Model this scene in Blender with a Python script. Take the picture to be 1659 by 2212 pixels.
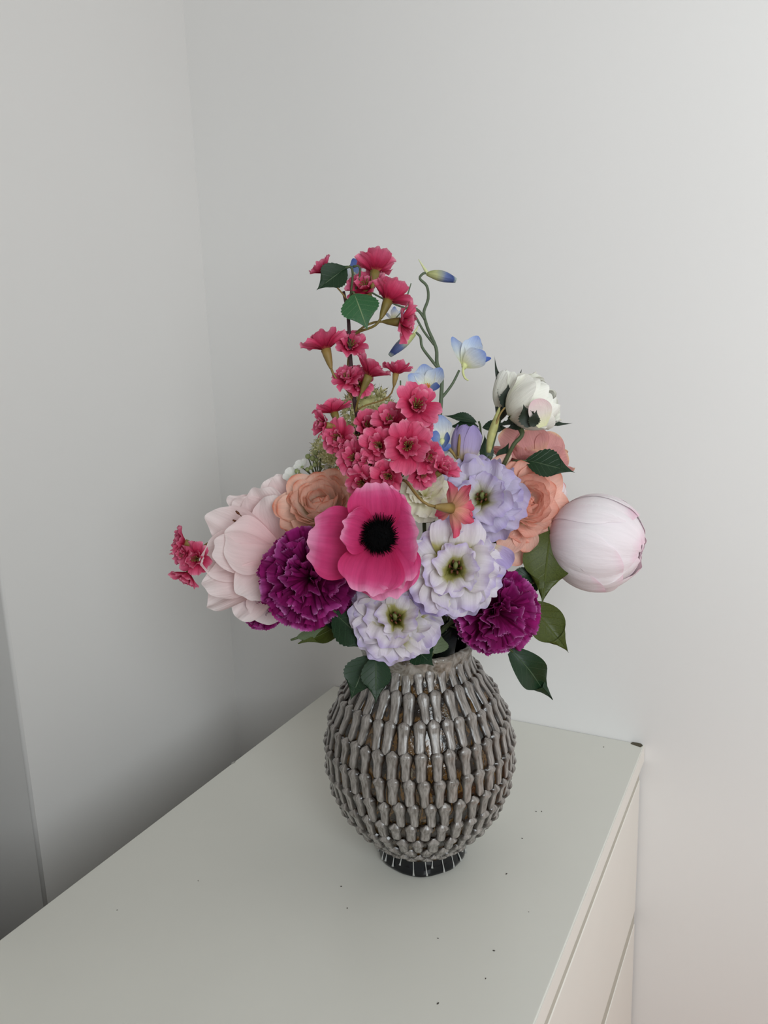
import bpy, math, random
import numpy as np
from mathutils import Vector, Matrix

# ------------------------------------------------------------------ reset
for o in list(bpy.data.objects):
    bpy.data.objects.remove(o)
scene = bpy.context.scene
COL = scene.collection
rnd = random.Random(7)

# ------------------------------------------------------------------ camera (world: X to dresser front, Y along dresser, Z up)
F = 1752.0
TOP = 0.78                      # dresser top height
CAMZ = TOP + 0.541
_up = np.array([-0.03313817, -0.97730731, -0.20921828])
_L = np.array([0.45561833, -0.2010884, 0.86716515])
_D = np.array([-0.8895582, -0.06658742, 0.45194283])
_x = (-_D[0], _L[0], _up[0])
_y = (_D[1], -_L[1], -_up[1])
_b = (_D[2], -_L[2], -_up[2])
M3 = Matrix((_x, _y, _b)).transposed()     # columns: right, up, back
cam_data = bpy.data.cameras.new('camera')
cam = bpy.data.objects.new('camera', cam_data)
COL.objects.link(cam)
cam.matrix_world = Matrix.Translation((0, 0, CAMZ)) @ M3.to_4x4()
cam_data.sensor_fit = 'HORIZONTAL'
cam_data.sensor_width = 36.0
cam_data.lens = F / 1659.0 * 36.0
cam_data.clip_start = 0.02
scene.camera = cam

def lin(c):
    return tuple(((v / 255.0) / 12.92 if v / 255.0 <= 0.04045 else ((v / 255.0 + 0.055) / 1.055) ** 2.4) for v in c)

# ------------------------------------------------------------------ world and window light
world = bpy.data.worlds.new('world')
scene.world = world
world.use_nodes = True
bg = world.node_tree.nodes['Background']
bg.inputs['Color'].default_value = (0.95, 0.985, 1.0, 1)
bg.inputs['Strength'].default_value = 0.40

def area(name, loc, target, sx, sy, energy, color):
    l = bpy.data.lights.new(name, 'AREA')
    l.shape = 'RECTANGLE'; l.size = sx; l.size_y = sy
    l.energy = energy; l.color = color
    o = bpy.data.objects.new(name, l); COL.objects.link(o)
    o.location = loc
    o.rotation_euler = (Vector(target) - Vector(loc)).to_track_quat('-Z', 'Y').to_euler()
    return o
area('daylight_side_window', (0.95, -0.60, 1.70), (0.48, 1.0, 1.45), 0.8, 1.1, 15.6, (0.90, 0.965, 1.0)).data.spread = math.radians(125)

vs = scene.view_settings
vs.view_transform = 'Standard'; vs.look = 'None'
vs.exposure = 0.0; vs.gamma = 1.0; vs.use_curve_mapping = False

# ------------------------------------------------------------------ geometry helpers
def at(px, py, d):
    """world point seen at pixel (px,py), d metres in front of the camera plane"""
    v = Vector(((px - 829.5) * d / F, -(py - 1106.0) * d / F, -d))
    return M3 @ v + Vector((0, 0, CAMZ))
def cdir(x, y, z):
    """direction given as right, up, towards the viewer"""
    return (M3 @ Vector((x, y, z))).normalized()

def mesh_from(name, verts, faces, mat=None, smooth=True, uvs=None):
    me = bpy.data.meshes.new(name)
    me.from_pydata([tuple(v) for v in verts], [], faces)
    if smooth:
        me.polygons.foreach_set('use_smooth', [True] * len(me.polygons))
    if uvs is not None:
        ul = me.uv_layers.new(name='UVMap')
        vi = np.empty(len(me.loops), dtype=np.int32)
        me.loops.foreach_get('vertex_index', vi)
        ul.data.foreach_set('uv', np.asarray(uvs, dtype=np.float32)[vi].ravel())
    if mat: me.materials.append(mat)
    me.update()
    return me

def obj(name, me, parent=None, world=None):
    o = bpy.data.objects.new(name, me)
    COL.objects.link(o)
    W = world if world is not None else Matrix.Identity(4)
    if parent is not None:
        o.parent = parent
        o.matrix_basis = PW[parent.name].inverted() @ W
    else:
        o.matrix_basis = W
    PW[o.name] = W
    return o
PW = {}

def thing(name, label, cat, loc, group=None):
    o = bpy.data.objects.new(name, None)
    o.empty_display_size = 0.02
    COL.objects.link(o)
    o.location = loc
    PW[o.name] = Matrix.Translation(loc)
    tag(o, label, cat, group)
    return o
def tag(o, label, cat, group=None):
    o['label'] = label; o['category'] = cat
    if group: o['group'] = group

class MB:
    def __init__(s): s.v = []; s.f = []; s.uv = []
    def add(s, v, f, uv=None):
        n = len(s.v)
        s.v += [tuple(p) for p in v]
        s.f += [tuple(i + n for i in q) for q in f]
        s.uv += list(uv) if uv is not None else [(0.5, 0.5)] * len(v)
    def mesh(s, name, mat, smooth=True): return mesh_from(name, s.v, s.f, mat, smooth, s.uv)

def box(mb, lo, hi):
    x0, y0, z0 = lo; x1, y1, z1 = hi
    mb.add([(x0,y0,z0),(x1,y0,z0),(x1,y1,z0),(x0,y1,z0),(x0,y0,z1),(x1,y0,z1),(x1,y1,z1),(x0,y1,z1)],
           [(0,3,2,1),(4,5,6,7),(0,1,5,4),(1,2,6,5),(2,3,7,6),(3,0,4,7)])

def box_obj(name, lo, hi, mat, parent=None, bevel=0.0):
    mb = MB(); c = Vector([(a + b) / 2 for a, b in zip(lo, hi)])
    box(mb, [a - b for a, b in zip(lo, c)], [a - b for a, b in zip(hi, c)])
    o = obj(name, mb.mesh(name, mat, False), parent, Matrix.Translation(c))
    if bevel:
        m = o.modifiers.new('bevel', 'BEVEL'); m.width = bevel; m.segments = 3
    return o

def tube(mb, pts, radii, sides=7, cap=True):
    pts = [Vector(p) for p in pts]; n = len(pts)
    if not hasattr(radii, '__len__'): radii = [radii] * n
    t0 = (pts[1] - pts[0]).normalized()
    a = t0.orthogonal().normalized()
    V = []; UV = []
    for i in range(n):
        t = (pts[min(i + 1, n - 1)] - pts[max(i - 1, 0)])
        t = t.normalized() if t.length > 1e-9 else t0
        a = (a - t * a.dot(t)).normalized(); b = t.cross(a)
        for k in range(sides):
            an = 2 * math.pi * k / sides
            V.append(pts[i] + (a * math.cos(an) + b * math.sin(an)) * radii[i]); UV.append((k / sides, i / (n - 1)))
    Fc = [(i * sides + k, i * sides + (k + 1) % sides, (i + 1) * sides + (k + 1) % sides, (i + 1) * sides + k)
          for i in range(n - 1) for k in range(sides)]
    if cap:
        Fc.append(tuple(range(sides - 1, -1, -1))); Fc.append(tuple((n - 1) * sides + k for k in range(sides)))
    mb.add(V, Fc, UV)

def bez(p0, p1, p2, p3, n=10):
    out = []
    for i in range(n + 1):
        t = i / n; s = 1 - t
        out.append(p0 * s**3 + p1 * 3*s*s*t + p2 * 3*s*t*t + p3 * t**3)
    return out
def smooth_path(pts, n=5):
    P = [Vector(p) for p in pts]; out = []
    for i in range(len(P) - 1):
        a = P[max(i-1, 0)]; b = P[i]; c = P[i+1]; d = P[min(i+2, len(P)-1)]
        for k in range(n):
            t = k / n
            out.append(0.5 * ((2*b) + (c-a)*t + (2*a-5*b+4*c-d)*t*t + (3*b-a-3*c+d)*t**3))
    out.append(P[-1])
    return out

def lathe(mb, prof, seg=64, jitter=None, close=False):
    V = []; UV = []
    for j, (z, r) in enumerate(prof):
        for k in range(seg):
            a = 2 * math.pi * k / seg
            rr = r + (jitter(a, z) if jitter else 0)
            V.append((rr * math.cos(a), rr * math.sin(a), z)); UV.append((k / seg, j / (len(prof) - 1)))
    Fc = [(j*seg+k, j*seg+(k+1) % seg, (j+1)*seg+(k+1) % seg, (j+1)*seg+k) for j in range(len(prof)-1) for k in range(seg)]
    mb.add(V, Fc, UV)

def ball(mb, c, r, seg=8, rings=6, sc=(1, 1, 1)):
    V = [(c[0], c[1], c[2] - r * sc[2])]; 
    for j in range(1, rings):
        th = math.pi * j / rings
        for k in range(seg):
            a = 2*math.pi*k/seg
            V.append((c[0]+r*sc[0]*math.sin(th)*math.cos(a), c[1]+r*sc[1]*math.sin(th)*math.sin(a), c[2]-r*sc[2]*math.cos(th)))
    V.append((c[0], c[1], c[2] + r * sc[2]))
    Fc = [(0, 1+(k+1) % seg, 1+k) for k in range(seg)]
    for j in range(rings-2):
        Fc += [(1+j*seg+k, 1+j*seg+(k+1) % seg, 1+(j+1)*seg+(k+1) % seg, 1+(j+1)*seg+k) for k in range(seg)]
    l = len(V)-1; b = 1+(rings-2)*seg
    Fc += [(b+k, b+(k+1) % seg, l) for k in range(seg)]
    mb.add(V, Fc)

def frame(P, N, roll=0.0):
    N = Vector(N).normalized()
    x = Vector((0, 0, 1)).cross(N)
    if x.length < 1e-4: x = Vector((1, 0, 0))
    x.normalize(); y = N.cross(x)
    R = Matrix((x, y, N)).transposed().to_4x4()
    return Matrix.Translation(P) @ R @ Matrix.Rotation(roll, 4, 'Z')

# ------------------------------------------------------------------ materials
def nodes(name):
    m = bpy.data.materials.new(name); m.use_nodes = True
    nt = m.node_tree; nt.nodes.clear()
    out = nt.nodes.new('ShaderNodeOutputMaterial')
    return m, nt, out
def N_(nt, t, **kw):
    n = nt.nodes.new(t)
    for k, v in kw.items():
        if k in n.inputs: n.inputs[k].default_value = v
        else: setattr(n, k, v)
    return n
def ramp(nt, stops, interp='LINEAR'):
    r = nt.nodes.new('ShaderNodeValToRGB'); cr = r.color_ramp; cr.interpolation = interp
    while len(cr.elements) < len(stops): cr.elements.new(0.5)
    for e, (p, c) in zip(cr.elements, stops):
        e.position = p; e.color = (*c, 1) if len(c) == 3 else c
    return r
def mixc(nt, fac, a, b, mode='MIX'):
    n = nt.nodes.new('ShaderNodeMix'); n.data_type = 'RGBA'; n.blend_type = mode
    for s, v in ((n.inputs[0], fac), (n.inputs[6], a), (n.inputs[7], b)):
        if hasattr(v, 'links'): nt.links.new(v, s)
        else: s.default_value = v if not isinstance(v, tuple) else (*v, 1)
    return n.outputs[2]

def plain(name, col, rough=0.6, noise=0.0, nscale=40, bump=0.0, spec=0.5, coat=0.0, bscale=None):
    m, nt, out = nodes(name)
    p = N_(nt, 'ShaderNodeBsdfPrincipled'); p.inputs['Roughness'].default_value = rough
    p.inputs['Specular IOR Level'].default_value = spec; p.inputs['Coat Weight'].default_value = coat
    c = lin(col)
    tc = N_(nt, 'ShaderNodeTexCoord')
    nz = N_(nt, 'ShaderNodeTexNoise', Scale=nscale, Detail=4.0)
    nt.links.new(tc.outputs['Object'], nz.inputs['Vector'])
    if noise:
        r = ramp(nt, [(0.3, tuple(v * (1 - noise) for v in c)), (0.7, tuple(min(1, v * (1 + noise)) for v in c))])
        nt.links.new(nz.outputs['Fac'], r.inputs[0]); nt.links.new(r.outputs[0], p.inputs['Base Color'])
    else: p.inputs['Base Color'].default_value = (*c, 1)
    if bump:
        n2 = N_(nt, 'ShaderNodeTexNoise', Scale=bscale or nscale, Detail=3.0)
        nt.links.new(tc.outputs['Object'], n2.inputs['Vector'])
        b = N_(nt, 'ShaderNodeBump', Strength=bump, Distance=0.002)
        nt.links.new(n2.outputs['Fac'], b.inputs['Height']); nt.links.new(b.outputs[0], p.inputs['Normal'])
    nt.links.new(p.outputs[0], out.inputs[0])
    return m

def petal_mat(name, stops, edge=None, edge_w=0.25, noise=0.12, veins=0.15, trans=0.25, rough=0.7, nscale=3.0):
    """stops: colour from base (0) to tip (1); edge: colour of the rim"""
    m, nt, out = nodes(name)
    uv = N_(nt, 'ShaderNodeUVMap'); sep = N_(nt, 'ShaderNodeSeparateXYZ')
    nt.links.new(uv.outputs[0], sep.inputs[0])
    oi = N_(nt, 'ShaderNodeObjectInfo')
    # jitter coordinate with noise
    nz = N_(nt, 'ShaderNodeTexNoise', Scale=nscale, Detail=3.0)
    ad = N_(nt, 'ShaderNodeVectorMath', operation='ADD')
    cmb = N_(nt, 'ShaderNodeCombineXYZ')
    ml = N_(nt, 'ShaderNodeMath', operation='MULTIPLY'); ml.inputs[1].default_value = 37.0
    nt.links.new(oi.outputs['Random'], ml.inputs[0]); nt.links.new(ml.outputs[0], cmb.inputs['Z'])
    nt.links.new(uv.outputs[0], ad.inputs[0]); nt.links.new(cmb.outputs[0], ad.inputs[1])
    nt.links.new(ad.outputs[0], nz.inputs['Vector'])
    vj = N_(nt, 'ShaderNodeMath', operation='MULTIPLY_ADD'); vj.inputs[1].default_value = 0.25; 
    nt.links.new(nz.outputs['Fac'], vj.inputs[0])
    sb = N_(nt, 'ShaderNodeMath', operation='SUBTRACT'); sb.inputs[1].default_value = 0.125
    nt.links.new(sep.outputs['Y'], sb.inputs[0]); nt.links.new(sb.outputs[0], vj.inputs[2])
    r = ramp(nt, [(p, lin(c)) for p, c in stops])
    nt.links.new(vj.outputs[0], r.inputs[0])
    col = r.outputs[0]
    if edge:
        # distance to rim: max(|2u-1|, v)
        a = N_(nt, 'ShaderNodeMath', operation='MULTIPLY_ADD'); a.inputs[1].default_value = 2; a.inputs[2].default_value = -1
        nt.links.new(sep.outputs['X'], a.inputs[0])
        ab = N_(nt, 'ShaderNodeMath', operation='ABSOLUTE'); nt.links.new(a.outputs[0], ab.inputs[0])
        mu = N_(nt, 'ShaderNodeMath', operation='MULTIPLY'); nt.links.new(ab.outputs[0], mu.inputs[0]); nt.links.new(sep.outputs['Y'], mu.inputs[1])
        mx = N_(nt, 'ShaderNodeMath', operation='MAXIMUM'); nt.links.new(mu.outputs[0], mx.inputs[0]); nt.links.new(sep.outputs['Y'], mx.inputs[1])
        er = ramp(nt, [(1 - edge_w, (0, 0, 0)), (1.0, (1, 1, 1))]); nt.links.new(mx.outputs[0], er.inputs[0])
        col = mixc(nt, er.outputs[0], col, lin(edge))
    # veins along the petal
    if veins:
        vn = N_(nt, 'ShaderNodeTexNoise', Scale=1.0, Detail=2.0)
        mp = N_(nt, 'ShaderNodeMapping'); mp.inputs['Scale'].default_value = (26, 1.6, 1)
        nt.links.new(ad.outputs[0], mp.inputs[0]); nt.links.new(mp.outputs[0], vn.inputs['Vector'])
        vr = ramp(nt, [(0.35, (1 - veins,) * 3), (0.65, (1, 1, 1))]); nt.links.new(vn.outputs['Fac'], vr.inputs[0])
        col = mixc(nt, 1.0, col, vr.outputs[0], 'MULTIPLY')
    # petal to petal and blotchy variation
    hs = N_(nt, 'ShaderNodeHueSaturation'); nt.links.new(col, hs.inputs['Color'])
    vv = N_(nt, 'ShaderNodeMath', operation='MULTIPLY_ADD'); vv.inputs[1].default_value = noise * 2; vv.inputs[2].default_value = 1 - noise
    nt.links.new(oi.outputs['Random'], vv.inputs[0]); nt.links.new(vv.outputs[0], hs.inputs['Value'])
    col = hs.outputs[0]
    p = N_(nt, 'ShaderNodeBsdfPrincipled'); p.inputs['Roughness'].default_value = rough
    p.inputs['Specular IOR Level'].default_value = 0.25
    nt.links.new(col, p.inputs['Base Color'])
    fb = N_(nt, 'ShaderNodeTexNoise', Scale=1.0, Detail=3.0)
    mp2 = N_(nt, 'ShaderNodeMapping'); mp2.inputs['Scale'].default_value = (18, 5, 1)
    nt.links.new(ad.outputs[0], mp2.inputs[0]); nt.links.new(mp2.outputs[0], fb.inputs['Vector'])
    bp = N_(nt, 'ShaderNodeBump', Strength=0.35, Distance=0.002); nt.links.new(fb.outputs['Fac'], bp.inputs['Height'])
    nt.links.new(bp.outputs[0], p.inputs['Normal'])
    tr = N_(nt, 'ShaderNodeBsdfTranslucent'); nt.links.new(col, tr.inputs['Color'])
    mx = N_(nt, 'ShaderNodeMixShader'); mx.inputs[0].default_value = trans
    nt.links.new(p.outputs[0], mx.inputs[1]); nt.links.new(tr.outputs[0], mx.inputs[2])
    nt.links.new(mx.outputs[0], out.inputs[0])
    return m

def leaf_mat(name, col, vein, rough=0.45):
    m, nt, out = nodes(name)
    uv = N_(nt, 'ShaderNodeUVMap'); sep = N_(nt, 'ShaderNodeSeparateXYZ'); nt.links.new(uv.outputs[0], sep.inputs[0])
    a = N_(nt, 'ShaderNodeMath', operation='MULTIPLY_ADD'); a.inputs[1].default_value = 2; a.inputs[2].default_value = -1
    nt.links.new(sep.outputs['X'], a.inputs[0])
    ab = N_(nt, 'ShaderNodeMath', operation='ABSOLUTE'); nt.links.new(a.outputs[0], ab.inputs[0])
    mid = ramp(nt, [(0.0, (1, 1, 1)), (0.045, (0, 0, 0))]); nt.links.new(ab.outputs[0], mid.inputs[0])
    # side veins: sawtooth in v - 0.5|u|
    sv = N_(nt, 'ShaderNodeMath', operation='MULTIPLY_ADD'); sv.inputs[1].default_value = -0.28
    nt.links.new(ab.outputs[0], sv.inputs[0]); nt.links.new(sep.outputs['Y'], sv.inputs[2])
    sm = N_(nt, 'ShaderNodeMath', operation='MULTIPLY'); sm.inputs[1].default_value = 7.0; nt.links.new(sv.outputs[0], sm.inputs[0])
    fr = N_(nt, 'ShaderNodeMath', operation='FRACT'); nt.links.new(sm.outputs[0], fr.inputs[0])
    sr = ramp(nt, [(0.0, (0.35, 0.35, 0.35)), (0.09, (0, 0, 0))]); nt.links.new(fr.outputs[0], sr.inputs[0])
    mxx = N_(nt, 'ShaderNodeMath', operation='MAXIMUM'); nt.links.new(mid.outputs[0], mxx.inputs[0]); nt.links.new(sr.outputs[0], mxx.inputs[1])
    tc = N_(nt, 'ShaderNodeTexCoord'); nz = N_(nt, 'ShaderNodeTexNoise', Scale=60.0, Detail=3.0)
    nt.links.new(tc.outputs['Object'], nz.inputs['Vector'])
    c = lin(col)
    r = ramp(nt, [(0.3, tuple(v * 0.75 for v in c)), (0.7, tuple(v * 1.25 for v in c))]); nt.links.new(nz.outputs['Fac'], r.inputs[0])
    cc = mixc(nt, mxx.outputs[0], r.outputs[0], lin(vein))
    p = N_(nt, 'ShaderNodeBsdfPrincipled'); p.inputs['Roughness'].default_value = rough; p.inputs['Specular IOR Level'].default_value = 0.35
    nt.links.new(cc, p.inputs['Base Color'])
    b = N_(nt, 'ShaderNodeBump', Strength=0.5, Distance=0.001); nt.links.new(mxx.outputs[0], b.inputs['Height']); nt.links.new(b.outputs[0], p.inputs['Normal'])
    tr = N_(nt, 'ShaderNodeBsdfTranslucent'); nt.links.new(cc, tr.inputs['Color'])
    mx = N_(nt, 'ShaderNodeMixShader'); mx.inputs[0].default_value = 0.12
    nt.links.new(p.outputs[0], mx.inputs[1]); nt.links.new(tr.outputs[0], mx.inputs[2]); nt.links.new(mx.outputs[0], out.inputs[0])
    return m

# ------------------------------------------------------------------ petals
def petal_grid(width=0.8, prof='round', wrap=0.5, bend=0.3, bq=1.0, tipround=0.3, tp=2.4, ruf=0.0, rf=2.5, ser=0.0, sern=9,
               fold=0.0, wave=0.0, notch=0.0, scal=0.0, scn=7.0, nu=12, nv=9, seed=0, chord=False, skew=0.0):
    """unit petal: base at origin, grows along +Y, faces +Z"""
    rg = random.Random(seed)
    ph = [rg.uniform(0, 6.28) for _ in range(6)]
    teeth = [rg.uniform(0.2, 1) for _ in range(4 * sern + 4)]
    # centre line
    M = 40; cy = [0.0]; cz = [0.0]; an = []
    for i in range(M):
        v = (i + 0.5) / M; a = bend * (v ** bq)
        cy.append(cy[-1] + math.cos(a) / M); cz.append(cz[-1] + math.sin(a) / M)
    ang = lambda v: bend * (v ** bq)
    if prof == 'round': w = lambda v: 0.22 + 0.78 * math.sin(min(1, v * 1.0) ** 0.9 * math.pi * 0.62) / 1.0
    elif prof == 'fan': w = lambda v: 0.10 + 0.90 * v ** 0.85
    elif prof == 'leaf': w = lambda v: max(0.02, math.sin(math.pi * v ** 0.88) ** 0.92 * (1 - .12 * max(0, v - .7) / .3)) if v < 1 else 0.01
    elif prof == 'lance': w = lambda v: max(0.02, math.sin(math.pi * min(1, 0.08 + 0.92 * v) ** 0.9)) if v < 1 else 0.01
    elif prof == 'oval': w = lambda v: 0.18 + 0.82 * math.sin(math.pi * (0.05 + 0.72 * v))
    else: w = lambda v: 1.0
    V = []; UV = []
    for j in range(nv + 1):
        v = j / nv
        for i in range(nu + 1):
            u = -1 + 2 * i / nu
            ve = v * (1 - tipround * (abs(u) ** tp) * v * v)
            if notch: ve *= 1 - notch * math.exp(-(u / 0.22) ** 2) * v ** 3
            if scal: ve *= 1 - scal * v ** 3 * (1 + math.sin(scn * u + ph[4]) + .7 * math.sin(scn * 1.63 * u + ph[5]))
            if ser and prof not in ('leaf', 'lance'):
                k = i
                ve *= 1 - ser * teeth[k % len(teeth)] * (v ** 6) * (1 if k % 2 else 0.15)
            hw = 0.5 * width * w(v)
            if ser and prof in ('leaf', 'lance'):
                hw *= 1 + ser * ((j % 2) * 2 - 1) * (abs(u) ** 4)
            s = u * hw
            if wrap > 1e-3:
                Rw = 0.5 * width / wrap
                x = Rw * math.sin(s / Rw); zo = Rw * (1 - math.cos(s / Rw))
            else: x = s; zo = 0.0
            zo += fold * abs(s)
            x += skew * v * v * width
            rr = ruf * (v ** 1.6) * (math.sin(rf * math.pi * u + ph[0]) + 0.6 * math.sin(rf * 1.9 * math.pi * u + ph[1]) + 0.35 * math.sin(9 * v + ph[2] + 2 * u))
            zo += rr * width + wave * math.sin(2.2 * math.pi * v + ph[3]) * width
            fi = ve * M; i0 = min(M - 1, int(fi)); t = fi - i0
            yy = cy[i0] + (cy[i0 + 1] - cy[i0]) * t; zz = cz[i0] + (cz[i0 + 1] - cz[i0]) * t
            a = ang(ve)
            V.append((x, yy - zo * math.sin(a), zz + zo * math.cos(a))); UV.append((i / nu, ve))
    if chord:
        ey, ez = cy[-1], cz[-1]; l = math.hypot(ey, ez); c, s_ = ey / l, ez / l
        V = [(x, (y * c + z * s_) / l, (-y * s_ + z * c) / l) for x, y, z in V]
    Fc = [(j*(nu+1)+i, j*(nu+1)+i+1, (j+1)*(nu+1)+i+1, (j+1)*(nu+1)+i) for j in range(nv) for i in range(nu)]
    return V, Fc, UV

_pm = {}
def petal_mesh(mat, seed=0, **kw):
    key = (mat.name, seed, tuple(sorted(kw.items())))
    if key not in _pm:
        V, Fc, UV = petal_grid(seed=seed, **kw)
        _pm[key] = mesh_from('petal', V, Fc, mat, True, UV)
    return _pm[key]

def basis(o, x, y, z, s):
    R = Matrix((x, y, z)).transposed().to_4x4()
    return Matrix.Translation(o) @ R @ Matrix.Diagonal((*((s,) * 3 if not hasattr(s, '__len__') else s), 1))

def ring_petal(parent, FM, me, th, lean, L, r0=0.0, h0=0.0, name='petal', twist=0.0, sx=1.0):
    """petal of a flower whose frame FM has +Z as axis"""
    o = Vector((math.cos(th), math.sin(th), 0)); Z = Vector((0, 0, 1))
    y = Z * math.cos(lean) + o * math.sin(lean)
    z = Z * math.sin(lean) - o * math.cos(lean)
    x = y.cross(z)
    M = basis(o * r0 + Z * h0, x, y, z, (L * sx, L, L))
    if twist: M = M @ Matrix.Rotation(twist, 4, 'Y')
    return obj(name, me, parent, FM @ M)

def bt_petal(parent, me, base, tip, face, name='petal', wscale=1.0, twist=0.0):
    """petal / leaf running from a base point to a tip point, facing a direction"""
    y = tip - base; L = y.length; y.normalize()
    z = (face - y * face.dot(y)).normalized(); x = y.cross(z)
    return obj(name, me, parent, basis(base, x, y, z, (L * wscale, L, L)))

D2R = math.pi / 180
# ------------------------------------------------------------------ room materials
def wall_mat():
    m, nt, out = nodes('wall_paint')
    p = N_(nt, 'ShaderNodeBsdfPrincipled'); p.inputs['Roughness'].default_value = 0.75; p.inputs['Specular IOR Level'].default_value = 0.3
    tc = N_(nt, 'ShaderNodeTexCoord'); nz = N_(nt, 'ShaderNodeTexNoise', Scale=2.0, Detail=3.0)
    nt.links.new(tc.outputs['Object'], nz.inputs['Vector'])
    r = ramp(nt, [(0.3, (0.80, 0.785, 0.765)), (0.7, (0.82, 0.805, 0.785))]); nt.links.new(nz.outputs['Fac'], r.inputs[0])
    nt.links.new(r.outputs[0], p.inputs['Base Color'])
    n2 = N_(nt, 'ShaderNodeTexNoise', Scale=260.0, Detail=2.0); nt.links.new(tc.outputs['Object'], n2.inputs['Vector'])
    b = N_(nt, 'ShaderNodeBump', Strength=0.05, Distance=0.001); nt.links.new(n2.outputs['Fac'], b.inputs['Height'])
    nt.links.new(b.outputs[0], p.inputs['Normal']); nt.links.new(p.outputs[0], out.inputs[0])
    return m
MWALL = wall_mat()
def floor_mat():
    m, nt, out = nodes('oak_floor')
    p = N_(nt, 'ShaderNodeBsdfPrincipled'); p.inputs['Roughness'].default_value = 0.5
    tc = N_(nt, 'ShaderNodeTexCoord'); mp = N_(nt, 'ShaderNodeMapping'); mp.inputs['Scale'].default_value = (14, 1.2, 1)
    nz = N_(nt, 'ShaderNodeTexNoise', Scale=2.0, Detail=6.0)
    nt.links.new(tc.outputs['Object'], mp.inputs[0]); nt.links.new(mp.outputs[0], nz.inputs['Vector'])
    r = ramp(nt, [(0.3, lin((176, 104, 50))), (0.7, lin((226, 148, 84)))]); nt.links.new(nz.outputs['Fac'], r.inputs[0])
    nt.links.new(r.outputs[0], p.inputs['Base Color']); nt.links.new(p.outputs[0], out.inputs[0])
    return m

# ------------------------------------------------------------------ room shell
GAP = 0.2
XB = -0.6395 - GAP              # plane of the wall behind the dresser
YF = 1.0348                     # plane of the wall at the dresser's far end
YR = 0.6147                     # where the wall behind the dresser steps back
def struct(name, lo, hi, mat, bevel=0.0):
    o = box_obj(name, lo, hi, mat, None, bevel); o['kind'] = 'structure'; return o
struct('wall_far', (XB - 0.3, YF, 0), (3.2, YF + 0.12, 2.55), MWALL)
# wall behind the dresser, with a slightly rounded outer corner
prof2 = [(XB - 0.14, YF + 0.01), (XB - 0.14, YR)] + [(XB - 0.004 + 0.004 * math.sin(t), YR + 0.004 - 0.004 * math.cos(t)) for t in np.linspace(0, math.pi / 2, 5)] + [(XB, YF + 0.01)]
mb = MB(); npf = len(prof2)
mb.add([(x, y, 0) for x, y in prof2] + [(x, y, 2.55) for x, y in prof2], [(k, (k + 1) % npf, npf + (k + 1) % npf, npf + k) for k in range(npf)] + [tuple(range(npf, 2 * npf)), tuple(range(npf - 1, -1, -1))])
wl = obj('wall_left', mb.mesh('wall_left', MWALL, True)); wl['kind'] = 'structure'
wl.data.polygons.foreach_set('use_smooth', [abs(p.normal.z) < .5 and p.area < 0.2 for p in wl.data.polygons])
struct('wall_recess', (XB - 0.30, -2.6, 0), (XB - 0.14, YR + 0.05, 2.55), MWALL)
struct('unseen_light_block', (XB - 0.14, -2.6, 0), (-0.68, 0.38, 2.55), MWALL)  # added out of view to block light into the slot behind the dresser
struct('wall_right', (1.5, -2.6, 0), (1.62, YF + 0.12, 2.55), MWALL)
struct('floor', (XB - 0.3, -2.6, -0.05), (3.2, YF + 0.12, 0), floor_mat())
struct('ceiling', (XB - 0.3, -2.6, 2.55), (3.2, YF + 0.12, 2.62), MWALL)

# ------------------------------------------------------------------ dresser
MDR = plain('white_foil', (224, 223, 214), 0.30, 0.02, 6, spec=0.6)
MDRF = plain('white_foil_lit_front', (242, 238, 230), 0.4, 0.015, 6, spec=0.4)  # same white as the top, paler: light on the front put into colour
MGRV = plain('groove_shade_grey', (196, 192, 180), 0.7, 0.03, 12)  # rail colour greyed to carry the shade inside the gaps
MCHIP = plain('bare_chipboard', (84, 78, 62), 0.9, 0.3, 500)
MSPECK = plain('dust_speck', (70, 66, 60), 0.9)
XK, XFt = -0.6395, -0.1596
Y0, Y1 = -0.566, 1.0335
dr = thing('dresser', 'long white chest of drawers standing in the corner under the vase', 'dresser', ((XK + XFt) / 2, (Y0 + Y1) / 2, 0))
box_obj('top_panel', (XK, Y0, TOP - 0.0245), (XFt, Y1, TOP), MDR, dr, 0.0012)
box_obj('side_panel', (XK, Y1 - 0.02, 0), (XFt - 0.022, Y1 - 0.002, TOP - 0.0245), MDR, dr, 0.001)
box_obj('side_panel', (XK, Y0 + 0.002, 0), (XFt - 0.022, Y0 + 0.02, TOP - 0.0245), MDR, dr, 0.001)
box_obj('back_panel', (XK + 0.004, Y0 + 0.02, 0.03), (XK + 0.01, Y1 - 0.02, TOP - 0.0245), MDR, dr)
box_obj('lit_edge_band', (XFt - 0.0002, Y0 + 0.0005, TOP - 0.0235), (XFt + 0.0008, Y1 - 0.0005, TOP - 0.0008), MDRF, dr)  # thin added strip whose paler colour makes the front edge look lit
box_obj('rail', (XFt - 0.030, Y0 + 0.012, 0.02), (XFt - 0.0040, Y1 - 0.006, TOP - 0.0245), MGRV, dr)
ym = (Y0 + Y1) / 2
for zt in (-0.050, -0.272, -0.494):
    for ya, yb in ((Y0 + 0.003, ym - 0.0015), (ym + 0.0015, Y1 - 0.004)):
        d = box_obj('drawer_front', (XFt - 0.0075, ya, TOP + zt - 0.2), (XFt - 0.0030, yb, TOP + zt), MDRF, dr, 0.0012)
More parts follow.
